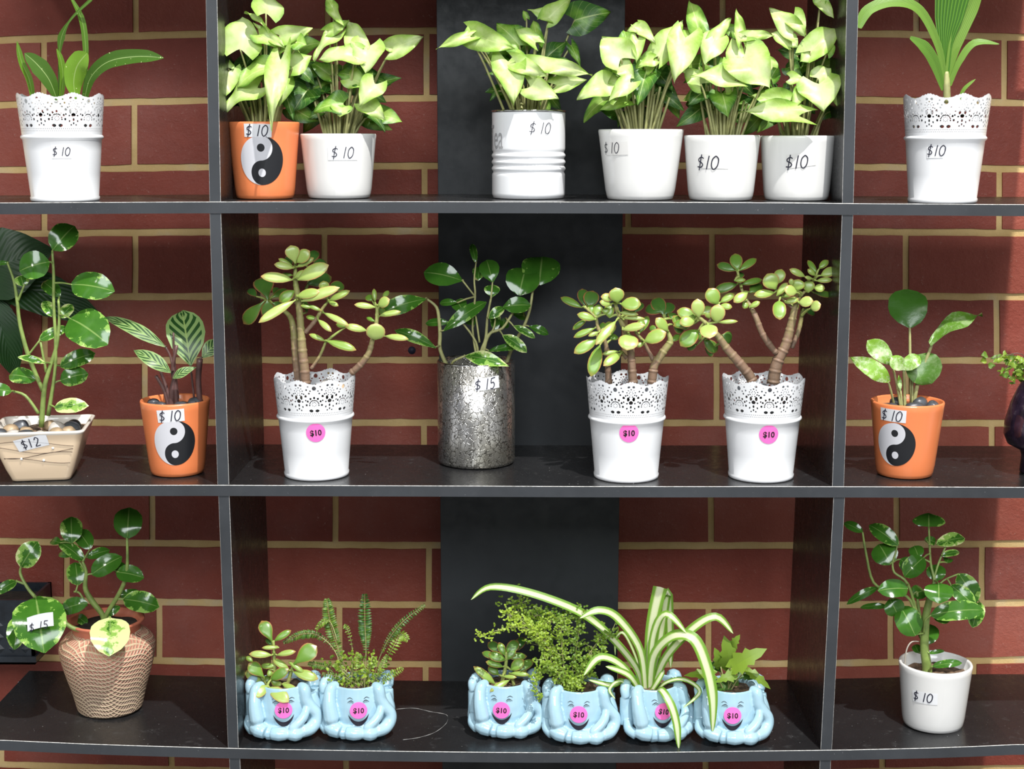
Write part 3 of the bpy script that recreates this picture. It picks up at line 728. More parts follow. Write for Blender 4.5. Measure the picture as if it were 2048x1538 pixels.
def pebbles(pot, lst, label, group, z, mats):
    """lst: (dx,dy,rx,ry,rz,mat) around the pot axis in mm"""
    for dx, dy, a, b, c, mt in lst:
        ctr = pot.c + Vector((dx * .001, dy * .001, z + c * .0006))
        bm = bmesh.new(); bmesh.ops.create_icosphere(bm, subdivisions=3, radius=1); sd = R.random() * 50
        rot = Matrix.Rotation(R.random() * 3, 3, 'Z')
        for v in bm.verts:
            k = 1 + .16 * noise.noise(v.co * 1.3 + Vector((sd, 0, 0))); v.co = rot @ Vector((v.co.x * a * .001 * k, v.co.y * b * .001 * k, v.co.z * c * .001 * k))
        me = bpy.data.meshes.new('pebble'); bm.to_mesh(me); bm.free(); me.materials.append(M[mt]); me.polygons.foreach_set('use_smooth', [True] * len(me.polygons))
        o = bpy.data.objects.new('pebble', me); C.objects.link(o); o.location = ctr; o['label'] = label; o['category'] = 'pebble'; o['group'] = group

def syngonium(pot, zv, leaves, cx, n_extra=8, seed=1, spread=.022):
    R.seed(seed); fo = MB(); st = MB(); zt = pot.c.z + pot.zsoil
    def petiole(B, tone=.3):
        bx = pot.c.x + max(-1, min(1, (B.x - pot.c.x) / .06)) * spread * (.5 + R.random() * .5) ; by = pot.c.y + R.uniform(-.014, .014)
        b0 = Vector((bx, by, zt - .002)); mid = b0.lerp(B, .55) + Vector(((bx - pot.c.x) * .15, 0, .012))
        st.tube([b0, mid, B], [.0016, .0013, .0010], n=6)
    for L_ in leaves:
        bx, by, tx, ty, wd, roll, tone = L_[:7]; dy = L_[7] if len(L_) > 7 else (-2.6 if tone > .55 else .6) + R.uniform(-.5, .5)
        B = zv.p(bx, by, dy); T0 = zv.p(tx, ty, dy); dz = T0.z - B.z
        T = zv.p(tx, ty, dy + (dz * 100) * .55)
        leaf(fo, B, T, zv.m(wd * 1.2), 'heart', roll, arch=.10, fold=.18, tone=tone * .93, lobes=.32, wave=.085, nu=14, nv=8)
        petiole(B)
    for k in range(int(n_extra * 1.7)):   # greener leaves filling the middle of the clump
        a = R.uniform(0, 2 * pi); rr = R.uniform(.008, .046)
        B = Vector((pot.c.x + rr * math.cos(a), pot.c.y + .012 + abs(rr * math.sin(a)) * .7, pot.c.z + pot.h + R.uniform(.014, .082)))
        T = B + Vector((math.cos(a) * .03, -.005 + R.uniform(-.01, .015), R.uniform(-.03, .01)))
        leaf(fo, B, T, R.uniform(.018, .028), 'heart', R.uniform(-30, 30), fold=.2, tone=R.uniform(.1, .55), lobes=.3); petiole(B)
    for k in range(9):
        a = R.uniform(-1, 1); st.tube([(pot.c.x + a * spread * .8, pot.c.y + R.uniform(-.016, .016), zt - .002), (pot.c.x + a * spread * 1.5, pot.c.y + R.uniform(-.02, .02), zt + R.uniform(.035, .06))], [.0019, .0013], n=6)
    st.build('stems', M['palestem'], pot.root); fo.build('foliage', M['syn'], pot.root)

def plant(pot, zv, leaves, stems, shape='oval', lm='pep', sm='stem', thick=0, wave=.02, fold=.1, arch=.1, k=.5, dyfun=None, stone=None, lobes=0, dynear=-1.6, dyfar=2.2):
    fo = MB(); st = MB()
    for s_ in stems:
        pts = [zv.p(q[0], q[1], (q[3] if len(q) > 3 else 0)) for q in s_]; rad = [zv.m(q[2]) for q in s_]
        st.tube(pts, rad, n=11, tone=stone, sub=16 if thick else 4, ring=.0125 if thick else 0)
        if thick:   # joints of a succulent stem
            for q in s_[1:-1]: pass
    for L_ in leaves:
        bx, by, tx, ty, wd, tone = L_[:6]; roll = L_[6] if len(L_) > 6 else 0
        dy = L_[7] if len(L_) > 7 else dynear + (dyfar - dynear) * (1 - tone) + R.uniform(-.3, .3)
        shp = L_[8] if len(L_) > 8 else shape
        B = zv.p(bx, by, dy * .6); T0 = zv.p(tx, ty, dy); dz = (T0.z - B.z) * 100
        T = zv.p(tx, ty, dy + dz * k)
        leaf(fo, B, T, zv.m(wd), shp, roll, arch=arch, fold=fold, tone=tone, wave=wave, thick=thick, lobes=lobes)
        # short stalk back towards the nearest stem point
        best = None
        for s_ in stems:
            for q in s_:
                p = zv.p(q[0], q[1], (q[3] if len(q) > 3 else 0)); d_ = (p - B).length
                if best is None or d_ < best[0]: best = (d_, p)
            for q1, q2 in zip(s_, s_[1:]):
                for f_ in (.25, .5, .75):
                    p = zv.p(q1[0] + (q2[0] - q1[0]) * f_, q1[1] + (q2[1] - q1[1]) * f_, 0); d_ = (p - B).length
                    if d_ < best[0]: best = (d_, p)
        if best and best[0] > .0008:
            st.tube([best[1], best[1].lerp(B, .5) + Vector((0, 0, .001)), B + (T - B) * .03], [.0013 if not thick else .0018, .0011 if not thick else .0015, .0008], n=6, tone=.9)
    a = st.build('stems' if sm != 'trunk' else 'trunk', M[sm], pot.root); b = fo.build('foliage', M[lm], pot.root); return a, b

# ================================================================== TOP SHELF
V1 = lambda Y: Z(0, 0, 3.4957, Y); V2 = lambda Y: Z(420, 0, 3.576, Y); V3 = lambda Y: Z(860, 0, 3.576, Y); V4 = lambda Y: Z(1150, 0, 3.577, Y); V5 = lambda Y: Z(1680, 0, 3.4946, Y)
# leftmost lace pot
p = lace_pot('potted_plant', 'white lace-rimmed pot of sparse dark speckled leaves, far left of the top shelf', 'A', 131, 405, .2); zv = V1(p.c.y)
tapeprice(p, 123, 303, '$ 10', .0092, 0, (123, 304, .021, .014), .00042, tm='white')
fo = MB(); st = MB(); q = zv.p
for pts, wd, tn, pr in [([(232, 700), (205, 560), (150, 430), (118, 285)], 50, .5, None), ([(400, 700), (345, 560), (260, 450), (172, 372)], 125, .22, [(0, .15), (.3, .8), (.6, 1), (.85, .6), (1, .05)]),
                        ([(425, 700), (440, 540), (425, 420), (395, 340)], 46, .6, None), ([(535, 700), (515, 580), (540, 460), (610, 372)], 150, .85, [(0, .12), (.3, .75), (.6, 1), (.85, .85), (1, .2)]),
                        ([(590, 700), (635, 540), (760, 430), (960, 395), (1145, 405)], 112, .18, [(0, .3), (.3, .7), (.6, 1), (.85, .75), (1, .03)]),
                        ([(595, 690), (600, 380), (575, 150), (500, -10)], 44, .35, [(0, .2), (.4, .9), (.7, 1), (.9, .6), (1, .4)]), ([(410, 690), (415, 420), (430, 260), (500, 130), (640, -5)], 50, .25, [(0, .2), (.3, .3), (.5, 1), (.7, .3), (1, .5)])]:
    strap(fo, [q(x, y, (i - 1) * -.5) for i, (x, y) in enumerate(pts)], zv.m(wd), tn, .22, R.uniform(-15, 15), pr)
fo.build('foliage', M['spot'], p.root)

# orange cup with taiji symbol
def orange_cup(label, shelf, px, pyb, wt, wb, pyt, yy, sx, sy, srot, name='potted_plant', soil='mix'):
    p = mkpot(name, label, 'potted plant', shelf, px, pyb, wb, wt, pyt, M['orange'], .003, soil=soil, soil_drop=.010)
    s_ = p.disc('taiji_symbol', yy[0], yy[1], yy[2] * ppm(p.c.y, yy[1]), M['yinyang'], .0004, rot=yy[3] if len(yy) > 3 else .05, asp=1.1)
    s_['label'] = 'black and silver yin-yang symbol'
    tapeprice(p, sx, sy, '$ 10', .0122, srot, (sx + 1, sy, .031, .0145), .00055)
    return p
p = orange_cup('orange yin-yang cup under pale arrowhead leaves, on the top shelf', 'A', 531, 400, 144, 115, 243, (523, 321, 43.5, .02), 514, 261, -.02); zv = V2(p.c.y)
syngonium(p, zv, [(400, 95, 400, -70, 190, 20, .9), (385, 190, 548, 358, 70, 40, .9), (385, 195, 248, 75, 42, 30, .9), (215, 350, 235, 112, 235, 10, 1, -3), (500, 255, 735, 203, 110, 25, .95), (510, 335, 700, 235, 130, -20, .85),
                  (350, 330, 260, 455, 150, 0, .1, .5), (130, 510, 60, 728, 140, -20, .95), (120, 480, 85, 405, 90, 30, .9), (400, 490, 190, 615, 165, 30, .75), (290, 470, 420, 520, 120, 0, .35, 0), (340, 630, 98, 780, 175, 25, .95),
                  (505, 430, 432, 915, 135, 10, 1, -4), (590, 480, 728, 395, 135, 0, .85), (545, 570, 500, 755, 95, -20, .8), (530, 640, 595, 855, 100, 0, .12), (580, 390, 620, 330, 110, 20, .8), (350, 250, 470, 330, 110, 0, .7), (620, 300, 690, 320, 110, 0, .6),
                  (470, 620, 370, 560, 120, 10, .4, 0)], 400, 12, 3)
p = mkpot('potted_plant', 'white ceramic pot of pale arrowhead leaves, right of the orange cup on the top shelf', 'potted plant', 'A', 679, 399, 125, 152, 267, M['whitecer'])
tapeprice(p, 686, 305, '$ 10', .0125, 0, (686, 307, .034, .015), .00045, tm='white'); zv = V2(p.c.y)
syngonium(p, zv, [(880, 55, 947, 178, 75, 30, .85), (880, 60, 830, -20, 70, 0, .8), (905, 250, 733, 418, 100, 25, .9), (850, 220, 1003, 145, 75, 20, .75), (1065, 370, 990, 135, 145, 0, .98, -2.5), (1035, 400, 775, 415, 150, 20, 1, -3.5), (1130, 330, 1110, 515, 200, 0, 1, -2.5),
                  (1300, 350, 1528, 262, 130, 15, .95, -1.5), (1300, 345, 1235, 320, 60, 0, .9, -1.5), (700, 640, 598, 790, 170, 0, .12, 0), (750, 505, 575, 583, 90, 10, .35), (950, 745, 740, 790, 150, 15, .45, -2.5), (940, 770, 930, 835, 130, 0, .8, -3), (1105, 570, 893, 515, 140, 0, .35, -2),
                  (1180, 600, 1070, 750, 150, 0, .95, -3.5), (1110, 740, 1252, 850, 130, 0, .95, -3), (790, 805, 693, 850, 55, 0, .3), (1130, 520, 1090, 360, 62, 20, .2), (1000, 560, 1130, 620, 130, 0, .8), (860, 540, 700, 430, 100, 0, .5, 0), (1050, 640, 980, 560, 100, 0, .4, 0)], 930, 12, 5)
# enamel tin with ridges
rt_ = 73.2
def tin():
    c0 = on_shelf('A', 1057, 400); r_ = rt_ * ppm(c0.y + .04, 300); c = place('A', 1057, 400, r_)
    z = P(1057, 222, c.y - r_).z - c.z
    root = thing('potted_plant', 'white ribbed enamel canister with steel lip and arrowhead plant, before the dark back panel', 'potted plant', c)
    prof = [(.0001, .001), (r_ - .006, .001), (r_ - .004, 0), (r_ - .0015, .001), (r_ - .0004, .004)]
    zz = [.004]
    h = z
    for k in range(60):
        zq = .005 + (h - .006) * k / 59; t = zq / h; rr = r_
        for c_ in (.31, .385, .46, .535):
            d = (t - c_) / .018; rr -= .0014 * math.exp(-d * d)
        for c_ in (.345, .42, .497):
            d = (t - c_) / .02; rr += .0006 * math.exp(-d * d)
        prof.append((rr, zq))
    prof += [(r_ - .0015, h), (r_ - .0015, h * .8), (.0001, h * .8)]
    lathe(prof, ctr=c).build('canister', M['white'], root)
    mb = MB(); mb.tube([(c.x + (r_ + .0002) * math.sin(a * pi / 24), c.y - (r_ + .0002) * math.cos(a * pi / 24), c.z + h + .0005) for a in range(49)], [.0013] * 49, n=8, sub=1); mb.build('steel_lip', M['steel'], root)
    pt = Pot(root, [(0, r_), (h, r_)]); pt.h = h; pt.rt = r_; addsoil(pt, r_ - .002, h - .012, M['soil']); return pt
p = tin(); zv = V3(p.c.y)
p.printed('lettering', 991, 273, 'Tea', .027, M['greytext'], .0005, 0, squash=.52)
tapeprice(p, 1081, 256, '$ 10', .0125, -.03, None, .0004)
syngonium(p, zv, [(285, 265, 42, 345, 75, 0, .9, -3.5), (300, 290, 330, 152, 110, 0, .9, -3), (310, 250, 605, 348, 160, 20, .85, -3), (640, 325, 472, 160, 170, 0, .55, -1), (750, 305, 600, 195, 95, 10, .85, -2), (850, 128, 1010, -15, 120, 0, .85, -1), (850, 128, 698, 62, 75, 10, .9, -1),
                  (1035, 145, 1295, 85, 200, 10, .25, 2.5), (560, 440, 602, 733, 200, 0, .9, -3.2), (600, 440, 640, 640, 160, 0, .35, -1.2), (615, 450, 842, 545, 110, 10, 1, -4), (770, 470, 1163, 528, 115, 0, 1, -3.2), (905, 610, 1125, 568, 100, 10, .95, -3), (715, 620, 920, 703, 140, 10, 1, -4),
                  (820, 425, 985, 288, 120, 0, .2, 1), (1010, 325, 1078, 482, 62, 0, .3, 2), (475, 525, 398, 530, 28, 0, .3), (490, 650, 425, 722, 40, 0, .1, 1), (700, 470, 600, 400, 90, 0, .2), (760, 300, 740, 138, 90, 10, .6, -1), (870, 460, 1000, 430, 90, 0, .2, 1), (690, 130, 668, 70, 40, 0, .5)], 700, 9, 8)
# three white pots on the right of the centre bay
p = mkpot('potted_plant', 'largest white ceramic pot with arrowhead plant on the top shelf, right of the ribbed canister', 'potted plant', 'A', 1280, 402, 134, 171, 258, M['whitecer'])
tapeprice(p, 1223, 296, '$ 10', .0118, .03, (1232, 297, .030, .0145), .00042, tm='tape'); zv = V4(p.c.y)
syngonium(p, zv, [(330, 420, 190, 258, 205, 0, 1, -3.5), (320, 470, 425, 560, 120, 0, .95, -3), (375, 325, 350, 212, 125, 0, .55, -1), (460, 195, 577, 308, 80, 0, .9), (460, 200, 372, 220, 65, 0, .85), (600, 400, 776, 135, 150, 0, .95, -2.5), (790, 270, 715, 572, 200, 0, .97, -3), (780, 300, 870, 215, 120, 0, .85, -2),
                  (450, 275, 440, 442, 90, 0, .9, -2.5), (500, 480, 595, 335, 110, 0, .8), (232, 600, 15, 700, 150, 0, .97, -3.5), (195, 570, 375, 590, 85, 15, .85), (395, 590, 243, 717, 115, 0, 1, -4), (385, 720, 165, 787, 85, 0, .6, -2), (515, 500, 448, 742, 170, 0, .18, -2), (580, 510, 700, 650, 120, 0, .1, 1),
                  (590, 450, 665, 505, 90, 0, .35), (560, 430, 450, 470, 80, 0, .85), (340, 560, 210, 520, 90, 0, .3), (740, 470, 790, 520, 60, 0, .9), (600, 620, 570, 660, 60, 0, .2)], 440, 10, 11)
p = mkpot('potted_plant', 'middle of the three white pots of arrowhead plants, before the right divider on top shelf', 'potted plant', 'A', 1441, 403, 127, 152, 270, M['whitecer'])
tapeprice(p, 1416, 325, '$10', .0148, -.02, (1429, 323, .031, .0155), .0006, tm='tape'); zv = V4(p.c.y)
syngonium(p, zv, [(885, 215, 818, -5, 120, 0, .6, -1), (990, 285, 1122, 122, 85, 0, .9), (1000, 290, 930, 455, 165, 0, .95), (1140, 235, 1058, 180, 80, 0, .5), (1190, 285, 1155, 52, 68, 0, .9), (1230, 262, 1428, 252, 70, 0, .9), (1205, 410, 1390, 622, 270, 0, 1, -3.5), (1150, 430, 1130, 262, 110, 0, 1, -3), (1140, 575, 825, 535, 140, 15, 1, -4),
                  (900, 600, 778, 495, 130, 0, .9), (1230, 560, 1175, 620, 80, 0, .8), (930, 650, 812, 745, 120, 0, .08, -1), (1055, 670, 1092, 832, 165, 0, .38, -2.5), (950, 730, 1040, 810, 60, 0, .3), (1410, 480, 1368, 395, 75, 0, .75), (1400, 560, 1455, 470, 100, 0, .35, 0), (1000, 480, 1090, 430, 120, 0, .25, 0), (880, 470, 820, 400, 90, 0, .15, 1), (1080, 640, 1130, 620, 80, 0, .85)], 1040, 11, 14)
p = mkpot('potted_plant', 'white ceramic pot of arrowhead plant against the right divider, top shelf centre bay', 'potted plant', 'A', 1592, 403, 127, 150, 271, M['whitecer'])
tapeprice(p, 1594, 324, '$10', .0142, .05, (1603, 320, .032, .0155, .12), .0006, tm='tape'); zv = V4(p.c.y)
syngonium(p, zv, [(1560, 225, 1388, 52, 130, 0, .95, -2.5), (1560, 120, 1645, 255, 120, 0, .9, -2), (1530, 300, 1400, 228, 110, 10, .9), (1535, 290, 1595, 335, 90, 0, .8), (1690, 365, 1905, 180, 160, 0, .9, -2.5), (1690, 385, 1612, 440, 110, 0, .9), (1680, 340, 1800, 280, 110, 0, .4, -.5), (1590, 400, 1443, 350, 90, 0, .12), (1800, 380, 1850, 290, 80, 0, .6), (1755, 10, 1852, 128, 80, 0, .85, -1),
                  (1755, 20, 1760, -60, 70, 0, .8, -1), (1745, 600, 1782, 787, 255, 0, 1, -3.5), (1740, 560, 1830, 482, 120, 0, .95, -3), (1510, 735, 1245, 680, 140, 0, .8, -3), (1600, 830, 1170, 790, 150, 10, .9, -4.5), (1625, 650, 1560, 782, 90, 0, .85, -3), (1540, 560, 1640, 570, 80, 0, .85), (1880, 620, 1918, 690, 60, 0, .8), (1860, 700, 1905, 782, 50, 0, .9), (1830, 800, 1735, 855, 80, 0, .15), (1820, 790, 1875, 875, 70, 0, .1),
                  (1620, 740, 1720, 810, 90, 0, .12), (1530, 480, 1620, 540, 110, 0, .2, 0), (1480, 640, 1530, 700, 90, 0, .3, 0)], 1580, 11, 17)
# right lace pot with palm-like blades
p = lace_pot('potted_plant', 'white lace-rimmed pot with pleated palm seedling, far right of the top shelf', 'A', 1884, 409, .5); zv = V5(p.c.y)
tapeprice(p, 1873, 301, '$10', .0115, 0, (1870, 305, .018, .012), .0005, tm='white')
fo = MB(); st = MB(); q = zv.p; st.tube([q(748, 720), q(746, 600), (q(744, 500))], [zv.m(26), zv.m(24), zv.m(14)], n=10)
st.build('stem', M['palestem'], p.root)
for pts, wd, tn, pr, rl_ in [([(735, 590), (690, 330), (560, 75), (380, 12), (200, 70), (130, 195)], 78, .5, [(0, .35), (.3, .7), (.6, 1), (.85, 1), (1, .5)], 0), ([(738, 560), (740, 300), (765, 100), (790, -60)], 240, .0, [(0, .15), (.3, .35), (.6, .75), (1, 1)], 0),
                            ([(750, 560), (800, 320), (900, 80), (960, -60)], 110, .6, [(0, .3), (.4, .9), (.7, 1), (1, .7)], 25), ([(722, 630), (660, 440), (590, 330), (490, 262)], 80, .25, [(0, .3), (.35, .9), (.7, 1), (1, .25)], 0), ([(770, 600), (830, 440), (940, 300), (1112, 308)], 52, .5, [(0, .3), (.4, .9), (.7, 1), (1, .1)], 0), ([(832, 700), (870, 620), (948, 552)], 26, .6, None, 0),
                            ([(745, 560), (790, 420), (830, 330)], 36, .6, None, 0)]:
    strap(fo, [q(x, y, -.3 * i) for i, (x, y) in enumerate(pts)], zv.m(wd), tn, .15 if wd < 200 else -.05, rl_, pr, nv=12)
fo.build('foliage', M['palm'], p.root)

# ================================================================== MIDDLE SHELF
V6 = lambda Y: Z(0, 420, 2.652, Y); V7 = lambda Y: Z(460, 460, 2.848, Y); V8 = lambda Y: Z(780, 460, 2.848, Y); V9 = lambda Y: Z(1110, 480, 2.958, Y); V10 = lambda Y: Z(1680, 420, 2.652, Y)
# square cream pot
def square_pot():
    fb = on_shelf('B', 92, 962); Yc = fb.y + .030; x = P(88, 900, Yc).x; c = Vector((x, Yc, zs('B', x) + .0003))
    root = thing('potted_plant', 'square cream pot with wavy brown lines and glossy peperomia, far left', 'potted plant', c)
    h = P(92, 862, Yc - .045).z - c.z; sb = .0335; st_ = .0525; rot = math.radians(9)
    def ring(s_, z, rd):
        out = []
        for cx, cy, a0 in ((1, 1, 0), (-1, 1, 90), (-1, -1, 180), (1, -1, 270)):
            for k in range(6):
                a = math.radians(a0 + 90 * k / 5); out.append(((cx * (s_ - rd) + rd * math.cos(a)), (cy * (s_ - rd) + rd * math.sin(a)), z))
        # densify sides not needed
        return [c + Matrix.Rotation(rot, 3, 'Z') @ Vector(v) for v in out]
    rows = [ring(.001, .002, .0005), ring(sb - .004, .0, .005), ring(sb - .001, .001, .007), ring(sb, .004, .008)] + [ring(sb + (st_ - sb) * t, h * t, .009) for t in (.25, .5, .75, .93)] + [ring(st_, h - .003, .009), ring(st_ + .0008, h - .001, .009), ring(st_, h, .009), ring(st_ - .003, h, .008), ring(st_ - .004, h - .003, .008), ring(st_ - .008, h * .75, .008), ring(.001, h * .75, .0005)]
    mb = MB(); mb.grid(rows, close=True)
    n = 24; mb.mi = []
    for i in range(len(rows) - 1): mb.mi += [1 if i >= 7 else 0] * n
    fixn(mb.build('pot', [M['cream'], M['creamrim']], root))
    Rm = Matrix.Rotation(rot, 3, 'Z')
    def face(u, t, off=.0005): s_ = sb + (st_ - sb) * t; return c + Rm @ Vector((u * s_, -(s_ + off), h * t))
    for i, (f0, ph, am) in enumerate([(.78, .2, .05), (.66, 2.4, .07), (.55, 4.2, .07), (.44, 1.0, .05)]):
        mb = MB(); mb.tube([face(-.86 + 1.72 * k / 24, f0 + am * math.sin(ph + 4.2 * k / 24) - .03 * k / 24) for k in range(25)], [.00028] * 25, n=4, sub=1); mb.build('painted_line', M['brownline'], root)
    for u, t in ((-.42, .47), (.38, .67), (.15, .43)):
        mb = MB(); mb.tube([face(u, t, .0), face(u, t, .0010)], [.0016, .0013], n=10, sub=1); mb.build('painted_dot', M['whitedot'], root)
    pt = Pot(root, [(0, sb), (h, st_)]); pt.h = h; pt.face = face
    # label
    mb = MB(); a = math.radians(14); ca, sa = math.cos(a), math.sin(a)
    def onf(x, y, off):
        # x,y metres about label centre u=-.12,t=.8
        return face((-.10) + x / ((sb + st_) / 2), .79 + y / h, off)
    g = [[onf((i * ca - j * sa) * 1, (i * sa + j * ca), .0007) for i in (-.016, -.008, 0, .008, .016)] for j in (-.0072, 0, .0072)]
    mb.grid(g); lb = mb.build('price_label', M['sticker'], root); lb['label'] = 'white price label'
    mb = MB(); x0 = -.0105; hh = .0105
    for ch, adv in (('$', .75), ('1', .5), ('2', .75)):
        for pl in GLYPH[ch]:
            pts = smooth2(pl); q = [(x0 + u_ * .6 * hh, (v_ - .5) * hh) for u_, v_ in pts]; rows = []
            for i in range(len(q)):
                dx = q[min(i + 1, len(q) - 1)][0] - q[max(i - 1, 0)][0]; dy = q[min(i + 1, len(q) - 1)][1] - q[max(i - 1, 0)][1]; l_ = math.hypot(dx, dy); nx, ny = -dy / l_ * .0005, dx / l_ * .0005
                rows.append([onf((q[i][0] + k * nx) * ca - (q[i][1] + k * ny) * sa, (q[i][0] + k * nx) * sa + (q[i][1] + k * ny) * ca, .0012) for k in (-1, 1)])
            mb.grid(rows)
        x0 += adv * hh
    mb.build('handwritten_price', M['ink'], lb)
    # soil
    mb = MB(); s_ = st_ - .006; zz = h - .010
    mb.grid([[c + Rm @ Vector((-s_ + 2 * s_ * i / 12, -s_ + 2 * s_ * j / 12, zz + .002 * noise.noise(Vector((i * .9, j * .9, 0))))) for i in range(13)] for j in range(13)])
    mb.build('soil', M['mix'], root); pt.zsoil = zz; return pt
p = square_pot(); zv = V6(p.c.y); R.seed(21)
plant(p, zv, [(280, 212, 395, 80, 145, .35, 0), (262, 275, 100, 320, 155, .1, 0, -1), (378, 395, 600, 425, 155, .3, 0, -1.5), (372, 575, 565, 700, 215, .42, 0, -2.5, 'round'), (318, 460, 225, 375, 80, .3), (125, 405, 108, 345, 75, .7, 0, 0), (320, 830, 503, 755, 95, .45, 0, 1), (320, 905, 465, 865, 110, .45, 0, .5), (190, 900, 43, 870, 95, .4, 0, 1), (240, 812, 93, 776, 38, .8, 0, -2),
              (290, 1050, 462, 1035, 85, 1.0, 0, -2.5), (60, 962, -70, 950, 75, .3, 0, -2), (208, 690, 358, 620, 62, .6), (278, 565, 232, 478, 62, .8, 0, .5), (322, 572, 385, 500, 65, .8, 0, 1), (45, 282, -30, 285, 28, .4)],
      [[(220, 1150, 15), (235, 950, 13), (260, 850, 11), (300, 720, 10), (315, 580, 8), (310, 480, 6)], [(255, 1090, 12), (290, 870, 9), (295, 700, 9), (285, 500, 8), (285, 350, 8), (278, 225, 6)], [(228, 960, 11), (150, 770, 12), (105, 600, 10), (92, 490, 9), (75, 380, 7), (40, 282, 5)], [(92, 490, 7), (130, 395, 5)],
       [(245, 860, 8), (215, 700, 6)], [(150, 770, 6), (212, 690, 5)], [(205, 1080, 9), (135, 985, 8), (60, 960, 5)]], 'round', 'pep', 'stem', k=.5)
pebbles(p, [(-38, -30, 9, 7, 6, 'pebgrey'), (-22, -34, 8, 9, 6, 'pebpale'), (-8, -36, 10, 7, 6, 'pebgrey'), (8, -34, 8, 6, 5, 'pebpale'), (26, -30, 10, 8, 7, 'pebtan'), (36, -22, 8, 9, 7, 'pebtan'), (34, -2, 9, 10, 8, 'pebgrey'), (-34, -10, 9, 9, 7, 'pebtan'), (-14, -16, 8, 8, 6, 'pebtan'), (20, -12, 10, 8, 9, 'pebpale'), (-30, 14, 10, 8, 7, 'pebgrey'), (4, 14, 9, 8, 7, 'pebtan'), (30, 20, 9, 8, 7, 'pebgrey')],
        'river pebble on the soil of the square cream pot', 'river pebbles in the square cream pot', p.zsoil, M)
# orange cup with calathea
p = orange_cup('orange yin-yang cup with striped prayer plant, left column of middle shelf', 'B', 356, 957, 138, 106, 810, (349, 886, 41.5, .02), 340, 832, .06); zv = V6(p.c.y); R.seed(5)
plant(p, zv, [(1010, 825, 965, 522, 205, .5, 0, 1, 'oval'), (878, 727, 545, 555, 78, .5, 0, -.5, 'lance'), (905, 862, 708, 738, 85, .8, 0, -2.2, 'lance'), (915, 892, 1036, 832, 52, .8, 0, -2.2, 'lance'), (1072, 785, 1165, 690, 85, .3, 0, 1, 'oval')],
      [[(908, 1060, 17), (915, 950, 16), (925, 880, 12), (905, 780, 6), (878, 727, 6)], [(938, 1050, 14), (930, 930, 12), (915, 850, 10), (937, 718, 9)], [(1062, 1040, 16, .5), (1052, 900, 15, .5), (1060, 790, 17, .5)], [(892, 1040, 10), (868, 950, 10), (826, 878, 9)], [(905, 1040, 9), (885, 950, 9), (848, 845, 8)], [(945, 1000, 7), (925, 800, 6, .4), (920, 650, 5, .6)], [(1030, 1000, 6, .6), (1010, 825, 5, .6)]],
      'lance', 'calathea', 'purplestem', k=.45)
pebbles(p, [(-22, -18, 9, 8, 6, 'pebgrey'), (-10, -26, 8, 7, 7, 'pebgrey'), (12, -24, 10, 8, 7, 'pebgrey'), (24, -14, 8, 8, 6, 'pebgrey'), (-26, 4, 8, 8, 6, 'pebgrey'), (22, 8, 9, 9, 7, 'pebgrey')], 'dark pebble in the orange cup of striped prayer plant', 'dark pebbles in the prayer plant cup', p.zsoil, M)
# lace pot with tall jade
p = lace_pot('potted_plant', 'white lace-rimmed pot with tall jade plant, leftmost in the middle centre bay', 'B', 634, 963, .12); zv = V7(p.c.y); R.seed(31)
pink(p, 631.5, 865.5, rot=.08)
J1 = [(372, 190, 345, 88, 85, .95, 0, -2.5, 'spoon'), (375, 185, 452, 118, 75, .85, 0, -2), (380, 212, 476, 158, 42, .9), (362, 218, 252, 194, 46, .95), (360, 210, 276, 162, 32, .8), (385, 285, 560, 198, 85, .95, 0, -2.5), (365, 275, 442, 240, 52, .9), (358, 285, 176, 262, 62, 1, 0, -2.2), (360, 258, 288, 255, 28, .5), (378, 380, 510, 350, 58, .9, 0, -2.5),
      (405, 408, 622, 326, 62, 1, 0, -2.8), (370, 402, 163, 525, 54, 1, 0, -2.8), (370, 345, 280, 408, 66, .5, 0, 0), (540, 352, 532, 290, 60, .85, 0, -1.5), (562, 405, 682, 345, 42, .85), (560, 408, 617, 432, 30, .8), (420, 422, 522, 460, 26, .7), (530, 470, 678, 545, 38, .95), (500, 510, 577, 578, 36, .95), (500, 512, 432, 492, 30, .6), (470, 445, 400, 430, 24, .7),
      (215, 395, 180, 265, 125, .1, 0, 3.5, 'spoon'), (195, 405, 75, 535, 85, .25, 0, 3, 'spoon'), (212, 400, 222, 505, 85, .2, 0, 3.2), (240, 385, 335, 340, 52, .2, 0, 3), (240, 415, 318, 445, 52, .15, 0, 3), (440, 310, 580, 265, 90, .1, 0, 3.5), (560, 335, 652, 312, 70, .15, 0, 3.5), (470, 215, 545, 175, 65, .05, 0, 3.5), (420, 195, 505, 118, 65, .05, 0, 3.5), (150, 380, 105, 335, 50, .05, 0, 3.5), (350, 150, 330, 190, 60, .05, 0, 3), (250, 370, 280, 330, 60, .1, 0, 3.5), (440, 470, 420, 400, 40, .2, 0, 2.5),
      (832, 442, 708, 424, 38, .95), (842, 432, 908, 395, 62, .9, 0, -2.5), (826, 412, 820, 333, 28, .7), (812, 405, 778, 372, 48, .4, 0, 1), (868, 392, 905, 345, 30, .6, 0, 1), (848, 490, 972, 464, 36, .95), (782, 575, 655, 545, 46, .95), (665, 552, 603, 535, 34, .6), (828, 625, 832, 532, 108, 1.0, 0, -3, 'round'), (880, 605, 1015, 620, 40, .95), (828, 525, 776, 496, 26, .4), (835, 445, 890, 480, 40, .5, 0, 1.5), (548, 632, 718, 682, 52, .7, 0, -1), (545, 635, 450, 592, 32, .8)]
